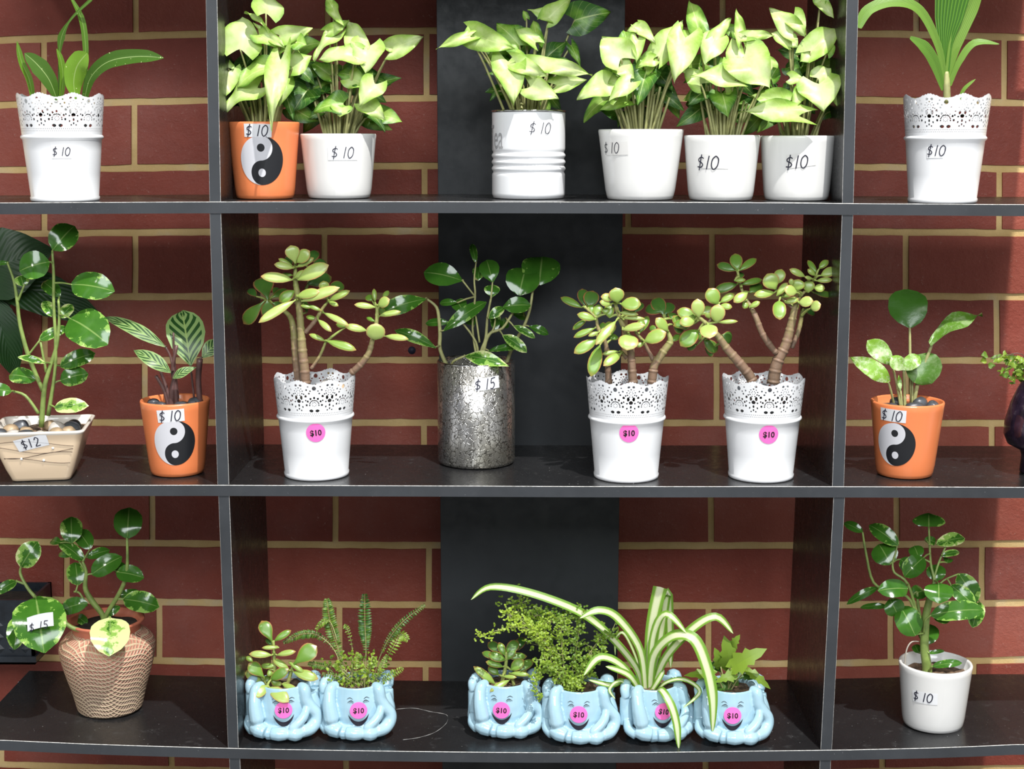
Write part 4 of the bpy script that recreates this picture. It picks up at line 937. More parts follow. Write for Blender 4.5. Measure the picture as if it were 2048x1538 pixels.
plant(p, zv, J1, [[(430, 880, 29), (425, 800, 28), (412, 690, 27), (405, 580, 22), (390, 400, 19), (374, 300, 15), (372, 190, 8)], [(392, 870, 24, 1), (378, 760, 22, 1), (368, 650, 21, 1), (358, 540, 19, 1.2), (325, 475, 13, 2), (220, 405, 8, 3)], [(428, 585, 13), (490, 510, 12), (528, 445, 9), (560, 405, 7)], [(690, 815, 20, -.5), (745, 765, 19, -.8), (790, 700, 17, -1), (815, 610, 13, -1), (835, 520, 12, -1), (838, 435, 8, -1)],
              [(462, 790, 10), (510, 720, 9), (545, 638, 7)], [(372, 420, 9), (430, 350, 8, 2), (460, 230, 6, 3)], [(528, 470, 8), (470, 440, 7), (400, 425, 6)]], 'oval', 'jade', 'trunk', thick=.0017, wave=0, fold=.05, arch=.04, k=.35, stone=(.35, .85))
pebbles(p, [(20, -20, 12, 9, 8, 'pebgrey'), (30, -2, 9, 9, 7, 'pebtan'), (6, -30, 8, 7, 6, 'pebgrey'), (-24, -12, 9, 8, 6, 'pebgrey'), (14, 14, 10, 8, 8, 'pebpale')], 'smooth pebble in the lace pot of the tall jade plant', 'pebbles around the tall jade plant', .097, M)
# silver crackled vase
def silver():
    c0 = on_shelf('B', 953, 940); r_ = 77 * ppm(c0.y + .05, 830); c = place('B', 953, 941, r_); h = P(953, 733, c.y - r_).z - c.z
    root = thing('potted_plant', 'crackled silver glass vase holding green peperomia, before the dark back panel', 'potted plant', c)
    lathe([(.0001, .0), (r_ - .004, 0), (r_ - .001, .0015), (r_, .005), (r_, h - .0005), (r_ - .001, h), (r_ - .0022, h), (r_ - .0028, h - .004), (r_ - .0028, .012), (.0001, .010)], n=96, ctr=c).build('glass_cylinder', M['crackle'], root)
    pt = Pot(root, [(0, r_), (h, r_)]); pt.h = h; pt.rt = r_; addsoil(pt, r_ - .004, h - .012, M['soil'])
    mb = MB(); mb.tube([(c.x + (r_ - .0015) * math.sin(a * pi / 32), c.y - (r_ - .0015) * math.cos(a * pi / 32), c.z + h) for a in range(65)], [.0012] * 65, n=8, sub=1); mb.build('rim', M['steel'], root)
    return pt
p = silver(); zv = V8(p.c.y); R.seed(41)
tapeprice(p, 971, 768, '$ 15', .0125, .10, (975, 767, .0295, .0145), .0005)
plant(p, zv, [(415, 290, 190, 235, 140, .12, 0, 1), (205, 393, -60, 470, 105, .5, 0, -1.8), (262, 672, 28, 565, 72, .5, 0, -2.5), (302, 578, 548, 402, 85, .35, 0, -1), (385, 415, 280, 415, 45, .1, 0, 2), (420, 470, 375, 395, 90, .1, 0, 1.5), (585, 300, 550, 165, 115, .15, 0, .5), (500, 290, 512, 205, 75, .6, 0, 1.5), (490, 195, 465, 73, 42, .4, 0, 1), (580, 382, 582, 310, 90, .6, 0, 0),
              (735, 372, 775, 208, 195, .1, 0, 1.5, 'round'), (850, 312, 868, 142, 225, .25, 0, 3, 'round'), (425, 718, 672, 768, 90, .75, 0, -4, 'lance'), (560, 690, 745, 660, 44, .4, 0, -1), (640, 598, 778, 690, 70, .7, 0, -1.5), (700, 545, 825, 610, 45, .7, 0, -1), (790, 548, 905, 592, 50, .3, 0, 1), (600, 590, 600, 445, 62, .5, 0, 1), (342, 528, 200, 530, 50, .15, 0, 1.5), (480, 545, 440, 480, 85, .1, 0, 2), (640, 440, 800, 425, 100, .2, 0, -.5), (700, 482, 780, 492, 60, .1, 0, 2.5), (655, 500, 640, 560, 70, .05, 0, 2.5), (560, 505, 650, 440, 60, .6, 0, -1)],
      [[(325, 775, 12), (285, 680, 11), (285, 600, 11), (280, 520, 10), (265, 440, 9), (208, 392, 6)], [(515, 770, 10), (520, 690, 9), (545, 620, 9), (555, 500, 7), (575, 390, 6)], [(520, 760, 10), (560, 600, 9), (640, 560, 8), (700, 470, 6)], [(500, 760, 8), (470, 560, 6, .5), (485, 380, 6, .5), (480, 280, 5, .5), (490, 185, 4, .5)], [(485, 380, 5, .5), (415, 290, 5, .5)],
       [(660, 770, 12, 1), (700, 660, 10, 1), (762, 550, 9, 1), (797, 450, 8, 1), (812, 350, 7, 1.5)], [(350, 770, 7, -2), (365, 745, 7, -2.4), (425, 718, 6, -2.6)], [(500, 760, 8), (490, 640, 7), (400, 520, 5), (345, 528, 4)], [(510, 640, 6), (490, 500, 5), (480, 470, 4)], [(540, 640, 6), (590, 560, 5), (600, 500, 4)]], 'oval', 'pep', 'palestem', k=.45)
# two lace pots with bushy jade
p = lace_pot('potted_plant', 'white lace-rimmed pot with bushy low jade plant, right of the silver vase', 'B', 1252, 967, .42); zv = V9(p.c.y); R.seed(51)
pink(p, 1258, 866, rot=.02)
J2 = [(370, 372, 358, 282, 92, .75, 0, -2), (388, 378, 508, 380, 85, .7, 0, -2), (355, 347, 272, 335, 52, .85), (332, 382, 265, 365, 44, .9), (380, 430, 492, 440, 36, .95), (395, 462, 533, 465, 28, .95), (395, 532, 532, 502, 52, .95, 0, -2.5), (442, 560, 425, 650, 118, .9, 0, -2.5, 'round'), (362, 478, 242, 617, 54, .9, 0, -2.8), (322, 462, 320, 380, 62, .6), (332, 560, 318, 480, 75, .5), (392, 670, 288, 742, 58, .8, 0, -2.8), (382, 660, 278, 675, 30, .8),
      (527, 602, 657, 545, 85, .8, 0, -2.5), (528, 610, 478, 630, 32, .8), (668, 540, 598, 462, 66, .8, 0, -2), (240, 472, 132, 438, 52, .7), (242, 462, 262, 380, 58, .6), (212, 442, 210, 380, 52, .4), (200, 402, 225, 298, 95, .12, 0, 1.5), (160, 402, 33, 338, 48, .4, 0, 1), (175, 392, 160, 285, 70, .05, 0, 2.5), (190, 470, 103, 530, 36, .4), (237, 522, 110, 575, 42, .6), (262, 545, 198, 568, 28, .9), (250, 590, 113, 668, 70, .6, 0, -1), (265, 622, 213, 805, 80, .5, 0, -1.5), (500, 552, 552, 448, 52, .4, 0, 1), (302, 522, 258, 508, 60, .3), (332, 592, 352, 555, 70, .4),
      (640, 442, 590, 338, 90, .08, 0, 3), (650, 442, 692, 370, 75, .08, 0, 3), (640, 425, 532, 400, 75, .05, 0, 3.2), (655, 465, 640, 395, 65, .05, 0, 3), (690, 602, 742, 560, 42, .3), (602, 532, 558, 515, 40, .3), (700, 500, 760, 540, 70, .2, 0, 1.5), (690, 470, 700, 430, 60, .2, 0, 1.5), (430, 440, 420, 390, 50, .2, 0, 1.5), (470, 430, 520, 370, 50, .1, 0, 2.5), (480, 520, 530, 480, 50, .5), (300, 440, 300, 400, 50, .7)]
plant(p, zv, J2, [[(462, 850, 28), (455, 760, 25), (452, 700, 23), (440, 600, 22), (425, 550, 18), (390, 480, 14), (362, 400, 11), (355, 350, 8)], [(572, 850, 27, -.5), (580, 780, 27, -.5), (592, 735, 24, -.5), (645, 655, 23, -.5), (682, 600, 19, -.5), (668, 545, 9, -.5)], [(582, 712, 13), (525, 605, 10), (478, 548, 8)], [(318, 850, 22), (312, 740, 18), (300, 620, 14), (255, 520, 11), (240, 460, 8), (180, 400, 7)], [(425, 700, 12), (398, 668, 11)], [(250, 560, 10), (215, 560, 6)], [(682, 600, 9), (650, 480, 7, 2), (640, 440, 6, 3)]],
      'oval', 'jade', 'trunk', thick=.0016, wave=0, fold=.05, arch=.04, k=.35, stone=(.3, .8))
pebbles(p, [(4, -26, 11, 9, 8, 'pebgrey'), (-12, -20, 9, 8, 7, 'pebgrey'), (24, -10, 9, 8, 7, 'pebgrey'), (-26, 4, 9, 8, 6, 'pebgrey')], 'dark pebble in the lace pot of the bushy low jade', 'dark pebbles around the bushy low jade', .097, M)
p = lace_pot('potted_plant', 'white lace-rimmed pot with spreading Y-trunked jade, middle shelf beside right divider', 'B', 1521, 967, .0); zv = V9(p.c.y); R.seed(61)
pink(p, 1537.5, 869, rot=.0)
J3 = [(850, 458, 842, 348, 80, .95, 0, -2), (962, 382, 908, 287, 90, .6, 0, -1.5), (975, 372, 1062, 318, 46, .75), (972, 390, 1048, 397, 42, .8), (955, 492, 968, 380, 90, .95, 0, -2.5), (840, 460, 722, 418, 75, .6), (832, 472, 738, 492, 70, .85), (832, 442, 935, 398, 52, .7), (905, 500, 915, 580, 105, 1, 0, -3, 'round'), (960, 490, 1082, 480, 28, .9), (775, 532, 698, 448, 62, .5), (850, 532, 742, 625, 98, .4, 0, 0), (880, 592, 962, 662, 72, .2, 0, 1.5), (990, 560, 1047, 592, 82, .1, 0, 2.5), (935, 640, 898, 672, 80, .15, 0, 2), (842, 620, 778, 642, 50, .2, 0, 1.5), (820, 480, 700, 505, 60, .4, 0, 0), (860, 540, 830, 590, 60, .4, 0, 1), (920, 470, 900, 400, 60, .8),
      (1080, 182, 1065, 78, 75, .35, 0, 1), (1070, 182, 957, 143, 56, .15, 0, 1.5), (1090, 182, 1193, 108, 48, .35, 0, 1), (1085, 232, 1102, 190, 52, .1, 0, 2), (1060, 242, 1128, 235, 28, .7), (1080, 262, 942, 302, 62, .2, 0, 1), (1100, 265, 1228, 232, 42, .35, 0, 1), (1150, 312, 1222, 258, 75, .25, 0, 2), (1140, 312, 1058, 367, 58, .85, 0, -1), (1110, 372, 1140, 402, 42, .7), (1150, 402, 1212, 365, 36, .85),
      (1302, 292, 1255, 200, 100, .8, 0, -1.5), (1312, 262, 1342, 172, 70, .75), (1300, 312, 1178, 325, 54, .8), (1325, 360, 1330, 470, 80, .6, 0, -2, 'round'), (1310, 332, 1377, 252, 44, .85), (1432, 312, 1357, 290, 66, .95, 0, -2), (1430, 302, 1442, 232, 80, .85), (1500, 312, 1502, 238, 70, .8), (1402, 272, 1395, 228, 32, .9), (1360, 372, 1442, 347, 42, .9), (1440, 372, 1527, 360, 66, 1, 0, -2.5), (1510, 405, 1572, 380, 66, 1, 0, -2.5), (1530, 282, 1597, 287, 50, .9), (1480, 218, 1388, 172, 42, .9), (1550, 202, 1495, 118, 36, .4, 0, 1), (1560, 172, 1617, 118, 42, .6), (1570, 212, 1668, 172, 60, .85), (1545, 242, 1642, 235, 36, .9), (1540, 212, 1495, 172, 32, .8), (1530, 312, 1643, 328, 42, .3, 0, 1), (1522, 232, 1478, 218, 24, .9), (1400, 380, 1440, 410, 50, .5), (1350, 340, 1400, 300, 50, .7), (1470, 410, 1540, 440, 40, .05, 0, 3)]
plant(p, zv, J3, [[(1170, 840, 31, -.4), (1145, 795, 30, -.4), (1080, 715, 28, -.6), (1015, 640, 24, -.8), (965, 570, 19, -1), (900, 500, 13, -1), (850, 455, 9, -1)], [(900, 500, 9, -1), (940, 440, 8, -.8), (965, 385, 7, -.5)], [(1290, 850, 37), (1305, 760, 36), (1330, 690, 33), (1365, 620, 30), (1395, 510, 26), (1415, 420, 21), (1440, 350, 11), (1490, 290, 8), (1540, 225, 6)], [(1310, 670, 16, -.3), (1270, 620, 19, -.4), (1225, 550, 18, -.5), (1190, 460, 17, -.5), (1160, 400, 13, 0), (1110, 310, 9, .4), (1080, 185, 7, .8)],
                   [(1400, 640, 13, 1), (1440, 540, 14, 1.2), (1465, 420, 12, 1.3)], [(1415, 410, 10), (1350, 350, 8), (1305, 290, 7)]], 'oval', 'jade', 'trunk', thick=.0016, wave=0, fold=.05, arch=.04, k=.35, stone=(.25, .75))
pebbles(p, [(-4, -22, 10, 9, 9, 'pebgrey'), (10, -28, 9, 7, 7, 'pebgrey'), (-26, -8, 9, 8, 7, 'pebgrey'), (26, 4, 9, 8, 7, 'pebgrey')], 'dark pebble in the lace pot beside the right divider', 'dark pebbles around the Y-trunked jade', .097, M)
# right orange cup
p = orange_cup('orange yin-yang cup with few marbled tall-stalked leaves, right column of middle shelf', 'B', 1808, 961, 144, 110, 813, (1790, 889, 39.5, .02), 1784, 831, -.03); zv = V10(p.c.y); R.seed(71)
plant(p, zv, [(370, 625, 350, 410, 205, .02, 0, 1.5, 'round'), (476, 712, 750, 532, 130, .35, -30, -1, 'lance'), (400, 770, 490, 918, 190, .2, 0, 1, 'round'), (385, 870, 370, 770, 90, .5, 0, .5), (265, 912, 62, 778, 105, 1, 0, -2.5, 'lance'), (278, 822, 148, 688, 105, .8, 0, -1), (335, 850, 422, 772, 85, .9, 0, -2), (335, 850, 272, 778, 80, .9, 0, -2), (320, 960, 312, 872, 24, .8, 0, -1, 'lance')],
      [[(290, 1050, 7), (270, 960, 6, -.8), (256, 912, 5, -1.4)], [(322, 1050, 7), (300, 920, 6), (277, 822, 6)], [(345, 1050, 9), (342, 940, 8), (338, 850, 7, -1)], [(378, 1040, 8, .5), (372, 800, 8, .7), (370, 625, 6, .9)], [(390, 1040, 10), (410, 930, 11), (445, 830, 11), (492, 700, 7)], [(385, 1040, 7), (385, 900, 6, .4), (400, 770, 5, .6)], [(330, 1050, 6), (322, 955, 5)]], 'oval', 'snow', 'palestem', k=.5, wave=.05)
pebbles(p, [(2, -26, 12, 8, 8, 'pebgrey'), (24, -18, 10, 8, 8, 'pebgrey'), (-22, -16, 9, 8, 6, 'pebgrey'), (14, -2, 10, 8, 9, 'pebgrey'), (-8, 16, 9, 8, 7, 'pebgrey')], 'dark pebble in the orange cup right of the right divider', 'dark pebbles in the marbled-leaf cup', p.zsoil, M)
# purple vase at the right edge
def purple_vase():
    c0 = on_shelf('B', 2060, 957); Yc = c0.y + .03; x = P(2078, 950, Yc).x; c = Vector((x, Yc, zs('B', x) + .0003)); m = ppm(Yc, 870)
    root = thing('potted_fern', 'dark purple footed vase with maidenhair fern, at the right edge of the photo', 'potted plant', c)
    s_ = m
    pr = [(.0001, 0), (36 * s_, 0), (38 * s_, 3 * s_), (36 * s_, 35 * s_), (40 * s_, 46 * s_), (64 * s_, 58 * s_), (73 * s_, 78 * s_), (71 * s_, 105 * s_), (62 * s_, 140 * s_), (50 * s_, 170 * s_), (40 * s_, 190 * s_), (38 * s_, 200 * s_), (35 * s_, 200 * s_), (36 * s_, 180 * s_), (.0001, 178 * s_)]
    lathe(pr, ctr=c).build('vase', M['purple'], root)
    fo = MB(); st = MB(); zv = V10(Yc); R.seed(3)
    for (tx, ty) in ((800, 790), (870, 775), (860, 850), (940, 800), (900, 900), (1000, 760), (1100, 790), (960, 860), (1180, 860)):
        base = c + Vector((R.uniform(-.008, .008), R.uniform(-.008, .008), 195 * s_)); T = zv.p(tx, ty, R.uniform(-2, 2)); st.tube([base, base.lerp(T, .5) + Vector((0, 0, .014)), T], [.0006, .0005, .0003], n=5)
        for k in range(11):
            a = R.uniform(0, 2 * pi); q = T.lerp(base, R.uniform(0, .45)) + Vector((R.uniform(-.012, .012), R.uniform(-.008, .008), R.uniform(-.006, .007)))
            leaf(fo, q, q + Vector((math.cos(a) * .008, R.uniform(-.003, .003), math.sin(a) * .004 + .001)), R.uniform(.006, .010), 'heart', R.uniform(-30, 30), tone=R.uniform(.2, .8), nu=5, nv=4, wave=.12)
    st.build('stems', M['purplestem'], root); fo.build('foliage', M['green'], root)
    mb = MB(); rows = [[c + Vector((33 * s_ * k / 4 * math.cos(2 * pi * j / 20), 33 * s_ * k / 4 * math.sin(2 * pi * j / 20), 186 * s_)) for j in range(20)] for k in range(5)]; mb.grid(rows, close=True); mb.build('soil', M['soil'], root)
purple_vase()

# planter of big dark leaves hung on the wall beyond the shelf's left end
def wall_planter():
    Yc = YW - .048; a = P(-150, 1200, Yc); b = P(88, 1310, Yc)
    c = Vector(((a.x + b.x) / 2, YW - .0025, b.z))
    root = thing('wall_planter', 'dark embossed planter on the brick wall holding large dark green leaves, left edge of photo', 'planter', c)
    x0, x1 = a.x, b.x; z0 = b.z; z1 = a.z + .012; mb = MB(); y0, y1 = YW - .085, YW - .0028
    def box(xa, xb, ya, yb, za, zb): hexa(mb, [(xa, ya, za), (xb, ya, za), (xb, yb, za), (xa, yb, za), (xa, ya, zb), (xb, ya, zb), (xb, yb, zb), (xa, yb, zb)])
    box(x0, x1, y0, y0 + .004, z0, z1); box(x0, x1, y1 - .004, y1, z0, z1); box(x0, x0 + .004, y0, y1, z0, z1); box(x1 - .004, x1, y0, y1, z0, z1); box(x0, x1, y0, y1, z0, z0 + .004)
    box(x0 - .003, x1 + .003, y0 - .003, y1, z0 + .004, z0 + .012); n = 9
    for k in range(n):
        for r_ in range(3):
            xc = x0 + .012 + k * (x1 - x0 - .024) / (n - 1); zc = z0 + .022 + r_ * .016; w_ = .006
            mb.add([(xc - w_, y0 - .0001, zc), (xc, y0 - .0001, zc - w_), (xc + w_, y0 - .0001, zc), (xc, y0 - .0001, zc + w_), (xc, y0 - .003, zc)], [(0, 1, 4), (1, 2, 4), (2, 3, 4), (3, 0, 4)])
    m_ = simple('blue_black_glaze', (.02, .026, .034), .3, var=.4, scale=60)
    mb.build('planter_box', m_, root, smooth=False)
    mb = MB(); mb.grid([[(x0 + .004 + (x1 - x0 - .008) * i / 8, y0 + .004 + (y1 - y0 - .008) * j / 4, z1 - .012) for i in range(9)] for j in range(5)]); mb.build('soil', M['soil'], root)
    fo = MB(); st = MB(); zv = V6(YW - .05); R.seed(9); base = Vector(((x0 + x1) / 2 - .01, YW - .045, z1 - .015))
    for bx, by, tx, ty, wd, dy in ((-160, 380, 268, 200, 400, -.8), (-150, 330, 575, 590, 250, .4), (-60, 420, 90, 900, 190, -1.6), (-160, 600, 60, 480, 160, 1.2)):
        B = zv.p(bx, by, dy); T = zv.p(tx, ty, dy); leaf(fo, B, T, zv.m(wd), 'lance', 0, arch=.10, fold=.10, tone=.3, nu=20, nv=10, wave=.008)
        st.tube([base, base.lerp(B, .5) + Vector((-.02, 0, 0)), B, B.lerp(T, .1)], [.003, .0027, .002, .001], n=7)
    zw = Z(0, 980, 2.755, YW - .09)
    st.build('stalks', M['stem'], root); fo.build('foliage', M['dark'], root)
wall_planter()

# ================================================================== BOTTOM SHELF
W1 = lambda Y: Z(0, 980, 2.755, Y); W2 = lambda Y: Z(460, 1150, 3.964, Y); W3 = lambda Y: Z(900, 1140, 3.103, Y); W4 = lambda Y: Z(1640, 980, 2.757, Y)
def urn():
    c0 = on_shelf('C', 222, 1441); rb = 62 * ppm(c0.y + .05, 1400); c = place('C', 222, 1441, rb); m = ppm(c.y, 1350)
    root = thing('potted_plant', 'cord-woven terracotta urn with sprawling variegated peperomia, left end of the bottom shelf', 'potted plant', c)
    H_ = 168 * m
    pr = [(.0001, 0), (rb - .003, 0), (rb, .002), (rb + 3 * m, 12 * m), (72 * m, 40 * m), (81 * m, 70 * m), (89 * m, 100 * m), (94 * m, 125 * m), (92 * m, 140 * m), (82 * m, 153 * m), (70 * m, 161 * m), (66 * m, 166 * m)]
    # smooth
    def cat(pr, sub=4):
        out = []
        for i in range(2, len(pr) - 1):
            for k in range(sub):
                t = k / sub; p0, p1, p2, p3 = pr[i - 1], pr[i], pr[i + 1], pr[min(len(pr) - 1, i + 2)]
                out.append(tuple(.5 * ((2 * p1[j]) + (p2[j] - p0[j]) * t + (2 * p0[j] - 5 * p1[j] + 4 * p2[j] - p3[j]) * t * t + (3 * p1[j] - p0[j] - 3 * p2[j] + p3[j]) * t ** 3) for j in (0, 1)))
        return pr[:2] + out + [pr[-1]]
    lathe(cat(pr), n=120, ctr=c).build('urn_body', M['woven'], root)
    r2 = [(66 * m, 165 * m), (65 * m, 172 * m), (70 * m, 180 * m), (75 * m, 184 * m), (74 * m, 188 * m), (68 * m, 187 * m), (62 * m, 178 * m), (62 * m, 168 * m)]
    lathe(r2, n=72, ctr=c).build('rim', M['terra'], root)
    pt = Pot(root, [(0, rb), (80 * m, 84 * m), (184 * m, 75 * m)]); pt.h = 184 * m; pt.rt = 70 * m; addsoil(pt, 63 * m, 172 * m, M['soil']); return pt
p = urn(); zv = W1(p.c.y); R.seed(81)
plant(p, zv, [(198, 590, 240, 882, 285, .42, 0, -6.5, 'round'), (115, 425, 205, 285, 130, .75, 0, -2), (92, 502, -30, 570, 62, .6, 0, -3), (340, 662, 476, 620, 98, .15, 0, -3), (100, 700, 80, 872, 105, .6, 0, -4), (608, 705, 605, 902, 215, 1.25, 0, -6.5, 'round'), (700, 268, 712, 92, 160, .1, 0, 1), (395, 292, 392, 143, 125, .55, 0, 1), (465, 392, 322, 278, 76, .5, 0, .5), (500, 325, 425, 218, 100, .05, 0, 2), (332, 292, 278, 276, 52, .1, 0, 2), (402, 362, 318, 352, 45, .1, 0, 2),
              (505, 465, 668, 365, 115, .1, 0, 0), (640, 452, 790, 480, 105, .1, 0, 0), (430, 525, 415, 395, 115, .5, 0, .5), (680, 602, 875, 640, 128, .55, 0, .5), (655, 580, 785, 572, 60, .1, 0, 2), (480, 372, 605, 328, 62, .15, 0, 2), (480, 742, 418, 690, 60, .1, 0, 1), (620, 440, 700, 420, 70, .1, 0, 2.5), (590, 690, 660, 640, 50, .4, 0, 0)],
      [[(572, 760, 15), (565, 690, 15), (505, 610, 17), (470, 540, 14), (475, 450, 9), (455, 395, 7)], [(580, 760, 14), (585, 690, 13), (640, 600, 13), (688, 500, 12), (702, 400, 9), (700, 270, 6)], [(560, 790, 12), (490, 788, 13, -2.6), (430, 770, 13, -3.4), (375, 745, 12, -3.6), (280, 660, 10, -3.4), (190, 585, 10, -3.4), (140, 520, 9, -3), (112, 460, 8, -2.5), (115, 425, 6, -2)], [(140, 520, 7, -3), (92, 502, 5, -3)],
       [(475, 450, 6), (430, 380, 5, .8), (395, 292, 5, 1)], [(575, 780, 9), (590, 740, 8, -1.5), (600, 705, 7, -3.2), (608, 705, 6, -3.6)], [(640, 600, 7), (680, 602, 5)], [(410, 560, 7, .5), (440, 570, 6), (480, 640, 6)], [(370, 740, 6, -3.6), (355, 690, 6, -3), (340, 662, 5, -2.4)]], 'round', 'pep', 'stem', k=.42)
# paper label on the big leaf
mb = MB(); zz = W1(p.c.y - .079)
mb.grid([[zz.p(148 + 36 * i + (2 * j), 742 - 8 * i + 38 * (j - 1) - 6 * math.sin(i * .8), -.25) for i in range(5)] for j in range(3)]); lb = mb.build('price_label', M['sticker'], p.root); lb['label'] = 'white price label stuck on the large front leaf'
mb = MB()
for ch, x0 in (('$', 160), ('1', 218), ('5', 238)):
    for pl in GLYPH[ch]:
        pts = smooth2(pl); q = [(x0 + u_ * 30, 752 + 6 - (x0 - 160) * .22 - (v_ - .5) * 44) for u_, v_ in pts]; rows = []
        for i in range(len(q)):
            dx = q[min(i + 1, len(q) - 1)][0] - q[max(i - 1, 0)][0]; dy = q[min(i + 1, len(q) - 1)][1] - q[max(i - 1, 0)][1]; l_ = math.hypot(dx, dy); nx, ny = -dy / l_ * 2.1, dx / l_ * 2.1
            rows.append([zz.p(q[i][0] + k * nx, q[i][1] + k * ny, -.31) for k in (-1, 1)])
        mb.grid(rows)
mb.build('handwritten_price', M['ink'], lb)

# blue smiling creature pots
U = .000144   # metres per view unit of the source measurements
def blue_pot_mesh():
    bm_parts = MB()
    prof = [(.0001, 25), (150, 18), (205, 40), (235, 95), (246, 170), (240, 250), (228, 320), (214, 380), (208, 405), (203, 413), (196, 413), (190, 405), (186, 385), (190, 320), (185, 240), (.0001, 235)]
    lathe([(a * U, b * U) for a, b in prof], n=64, mb=bm_parts)
    def T(pts, r_): bm_parts.tube([(x * U, y * U, z * U) for x, y, z in pts], [q * U * 1.16 for q in r_], n=12, sub=5)
    # left arm hanging in front, its rolled tip, right arm bent at the elbow, paws and feet
    T([(-150, -100, 405), (-195, -150, 395), (-205, -190, 330), (-200, -215, 250), (-185, -225, 165), (-180, -220, 140)], [30, 42, 44, 50, 56, 42])
    T([(-262, -75, 330), (-268, -60, 390), (-240, -20, 430), (-210, 20, 400)], [30, 36, 34, 26]); T([(-268, -60, 330), (-262, -60, 200), (-265, -80, 100)], [34, 40, 42])
    T([(150, -100, 400), (195, -140, 385), (210, -150, 300), (245, -150, 240), (285, -140, 180), (285, -150, 120), (245, -190, 70), (180, -240, 62)], [30, 42, 44, 42, 44, 46, 48, 46])
    T([(215, -170, 250), (205, -215, 200), (170, -245, 150), (120, -262, 105), (95, -262, 90)], [26, 32, 34, 36, 30])
    T([(250, 60, 330), (245, 110, 400), (215, 150, 380)], [40, 48, 40]); T([(262, 20, 330), (262, 0, 200)], [34, 40])
    T([(-262, -120, 150), (-268, -160, 90), (-220, -215, 60)], [30, 36, 40])
    T([(-220, -205, 90), (-170, -240, 78), (-110, -262, 62)], [44, 58, 48]); T([(-60, -268, 55), (0, -275, 55), (60, -265, 55)], [44, 52, 46]); T([(80, -260, 50), (130, -262, 52), (170, -240, 52)], [44, 56, 46])
    T([(-110, -225, 45), (110, -225, 45)], [52, 52])
    for s_ in (-1, 1): T([(s_ * 150, 60, 40), (s_ * 190, -80, 40)], [50, 50])
    T([(225, -60, 320), (248, -70, 200), (240, -90, 90)], [50, 66, 62]); T([(-232, -40, 300), (-240, -60, 200), (-236, -90, 100)], [46, 56, 56])
    T([(-140, 140, 45), (0, 200, 45), (140, 140, 45)], [45, 45, 45])
    o = bm_parts.build('blue_body', M['blue']); fixn(o)
    rm = o.modifiers.new('r', 'REMESH'); rm.mode = 'VOXEL'; rm.voxel_size = .00095; rm.use_smooth_shade = True
    sm = o.modifiers.new('s', 'SMOOTH'); sm.factor = .5; sm.iterations = 7
    bpy.context.view_layer.update(); dg = bpy.context.evaluated_depsgraph_get(); me = bpy.data.meshes.new_from_object(o.evaluated_get(dg)); me.name = 'creature_pot'
    if not me.materials: me.materials.append(M['blue'])
    zmin = min(v.co.z for v in me.vertices)
    for v in me.vertices: v.co.z -= zmin
    me.polygons.foreach_set('use_smooth', [True] * len(me.polygons)); bpy.data.objects.remove(o); return me
blue_me = blue_pot_mesh()
RB = [(0, 205 * U), (95 * U, 235 * U), (170 * U, 247 * U), (250 * U, 241 * U), (320 * U, 229 * U), (380 * U, 215 * U), (413 * U, 205 * U)]
ZMIN = 0
def face_parts(root, c, fx):
    pt = Pot(root, RB); pt.c = c
    out = []
    def arc(name, pts, lw, off=.0011):
        mb = MB(); q = smooth2(pts, 6); rows = []
        for i in range(len(q)):
            dx = q[min(i + 1, len(q) - 1)][0] - q[max(i - 1, 0)][0]; dy = q[min(i + 1, len(q) - 1)][1] - q[max(i - 1, 0)][1]; l_ = math.hypot(dx, dy) or 1; tt = i / (len(q) - 1); wv = lw * (.35 + .65 * math.sin(pi * tt)); nx, ny = -dy / l_ * wv, dx / l_ * wv
            rows.append([pt.at((q[i][0] + k * nx) * U / (240 * U) + fx, (q[i][1] + k * ny) * U, off) for k in (-1, 1)])
        mb.grid(rows); return mb.build(name, M['print'], root)
    for s_ in (-1, 1):
        arc('eyebrow', [(s_ * 45, 345), (s_ * 72, 358), (s_ * 98, 345)], 2.2); arc('closed_eye', [(s_ * 38, 322), (s_ * 62, 335), (s_ * 92, 318)], 2.8); arc('closed_eye', [(s_ * 40, 312), (s_ * 60, 322), (s_ * 78, 314)], 1.6)
    mb = MB(); rows = []
    for i in range(25):
        t = -1 + i / 12; top = 185 + 38 * t * t - 22 * (1 - t * t); bot = top - 42 * (1 - t * t) ** .7
        rows.append([pt.at(t * 84 / 240 + fx, (bot + (top - bot) * k / 3) * U, .0010) for k in range(4)])
    mb.grid(rows); mb.build('smiling_mouth', M['print'], root)
    return pt
def creature(label, px, pyb, sx, sy, rotz=0, srot=-.04):
    c0 = on_shelf('C', px, pyb); Yc = c0.y + 262 * U; x = ray(px, pyb).x / ray(px, pyb).y * Yc; c = Vector((x, Yc, zs('C', x) + .0003))
    root = thing('potted_plant', label, 'potted plant', c)
    b = bpy.data.objects.new('pot', blue_me); C.objects.link(b); b.parent = root; b.rotation_euler = (0, 0, rotz)
    pt = face_parts(root, c, 0); th, z = pt.hit(sx, sy); thf = th
    # turn the painted face so that its nose sits under the sticker
    for ch in list(root.children):
        if ch.name.split('.')[0] in ('eyebrow', 'closed_eye', 'smiling_mouth'): ch.rotation_euler = (0, 0, thf)
    s_ = pt.disc('price_sticker', sx, sy, 68 * U, M['pink'], .0019); s_['label'] = 'round pink price sticker'
    pt.printed('lettering', sx, sy, '$10', .0058, M['print'], .0022, srot, s_, squash=.95, bold=.03)
    pt.zsoil = 375 * U; pt.h = 400 * U; addsoil(pt, 188 * U, 375 * U, M['mix']); return pt
TMP = 'pale blue smiling creature pot with '
p = creature(TMP + 'small jade plant, at the left divider', 570, 1484, 567, 1419); zv = W2(p.c.y); R.seed(91)
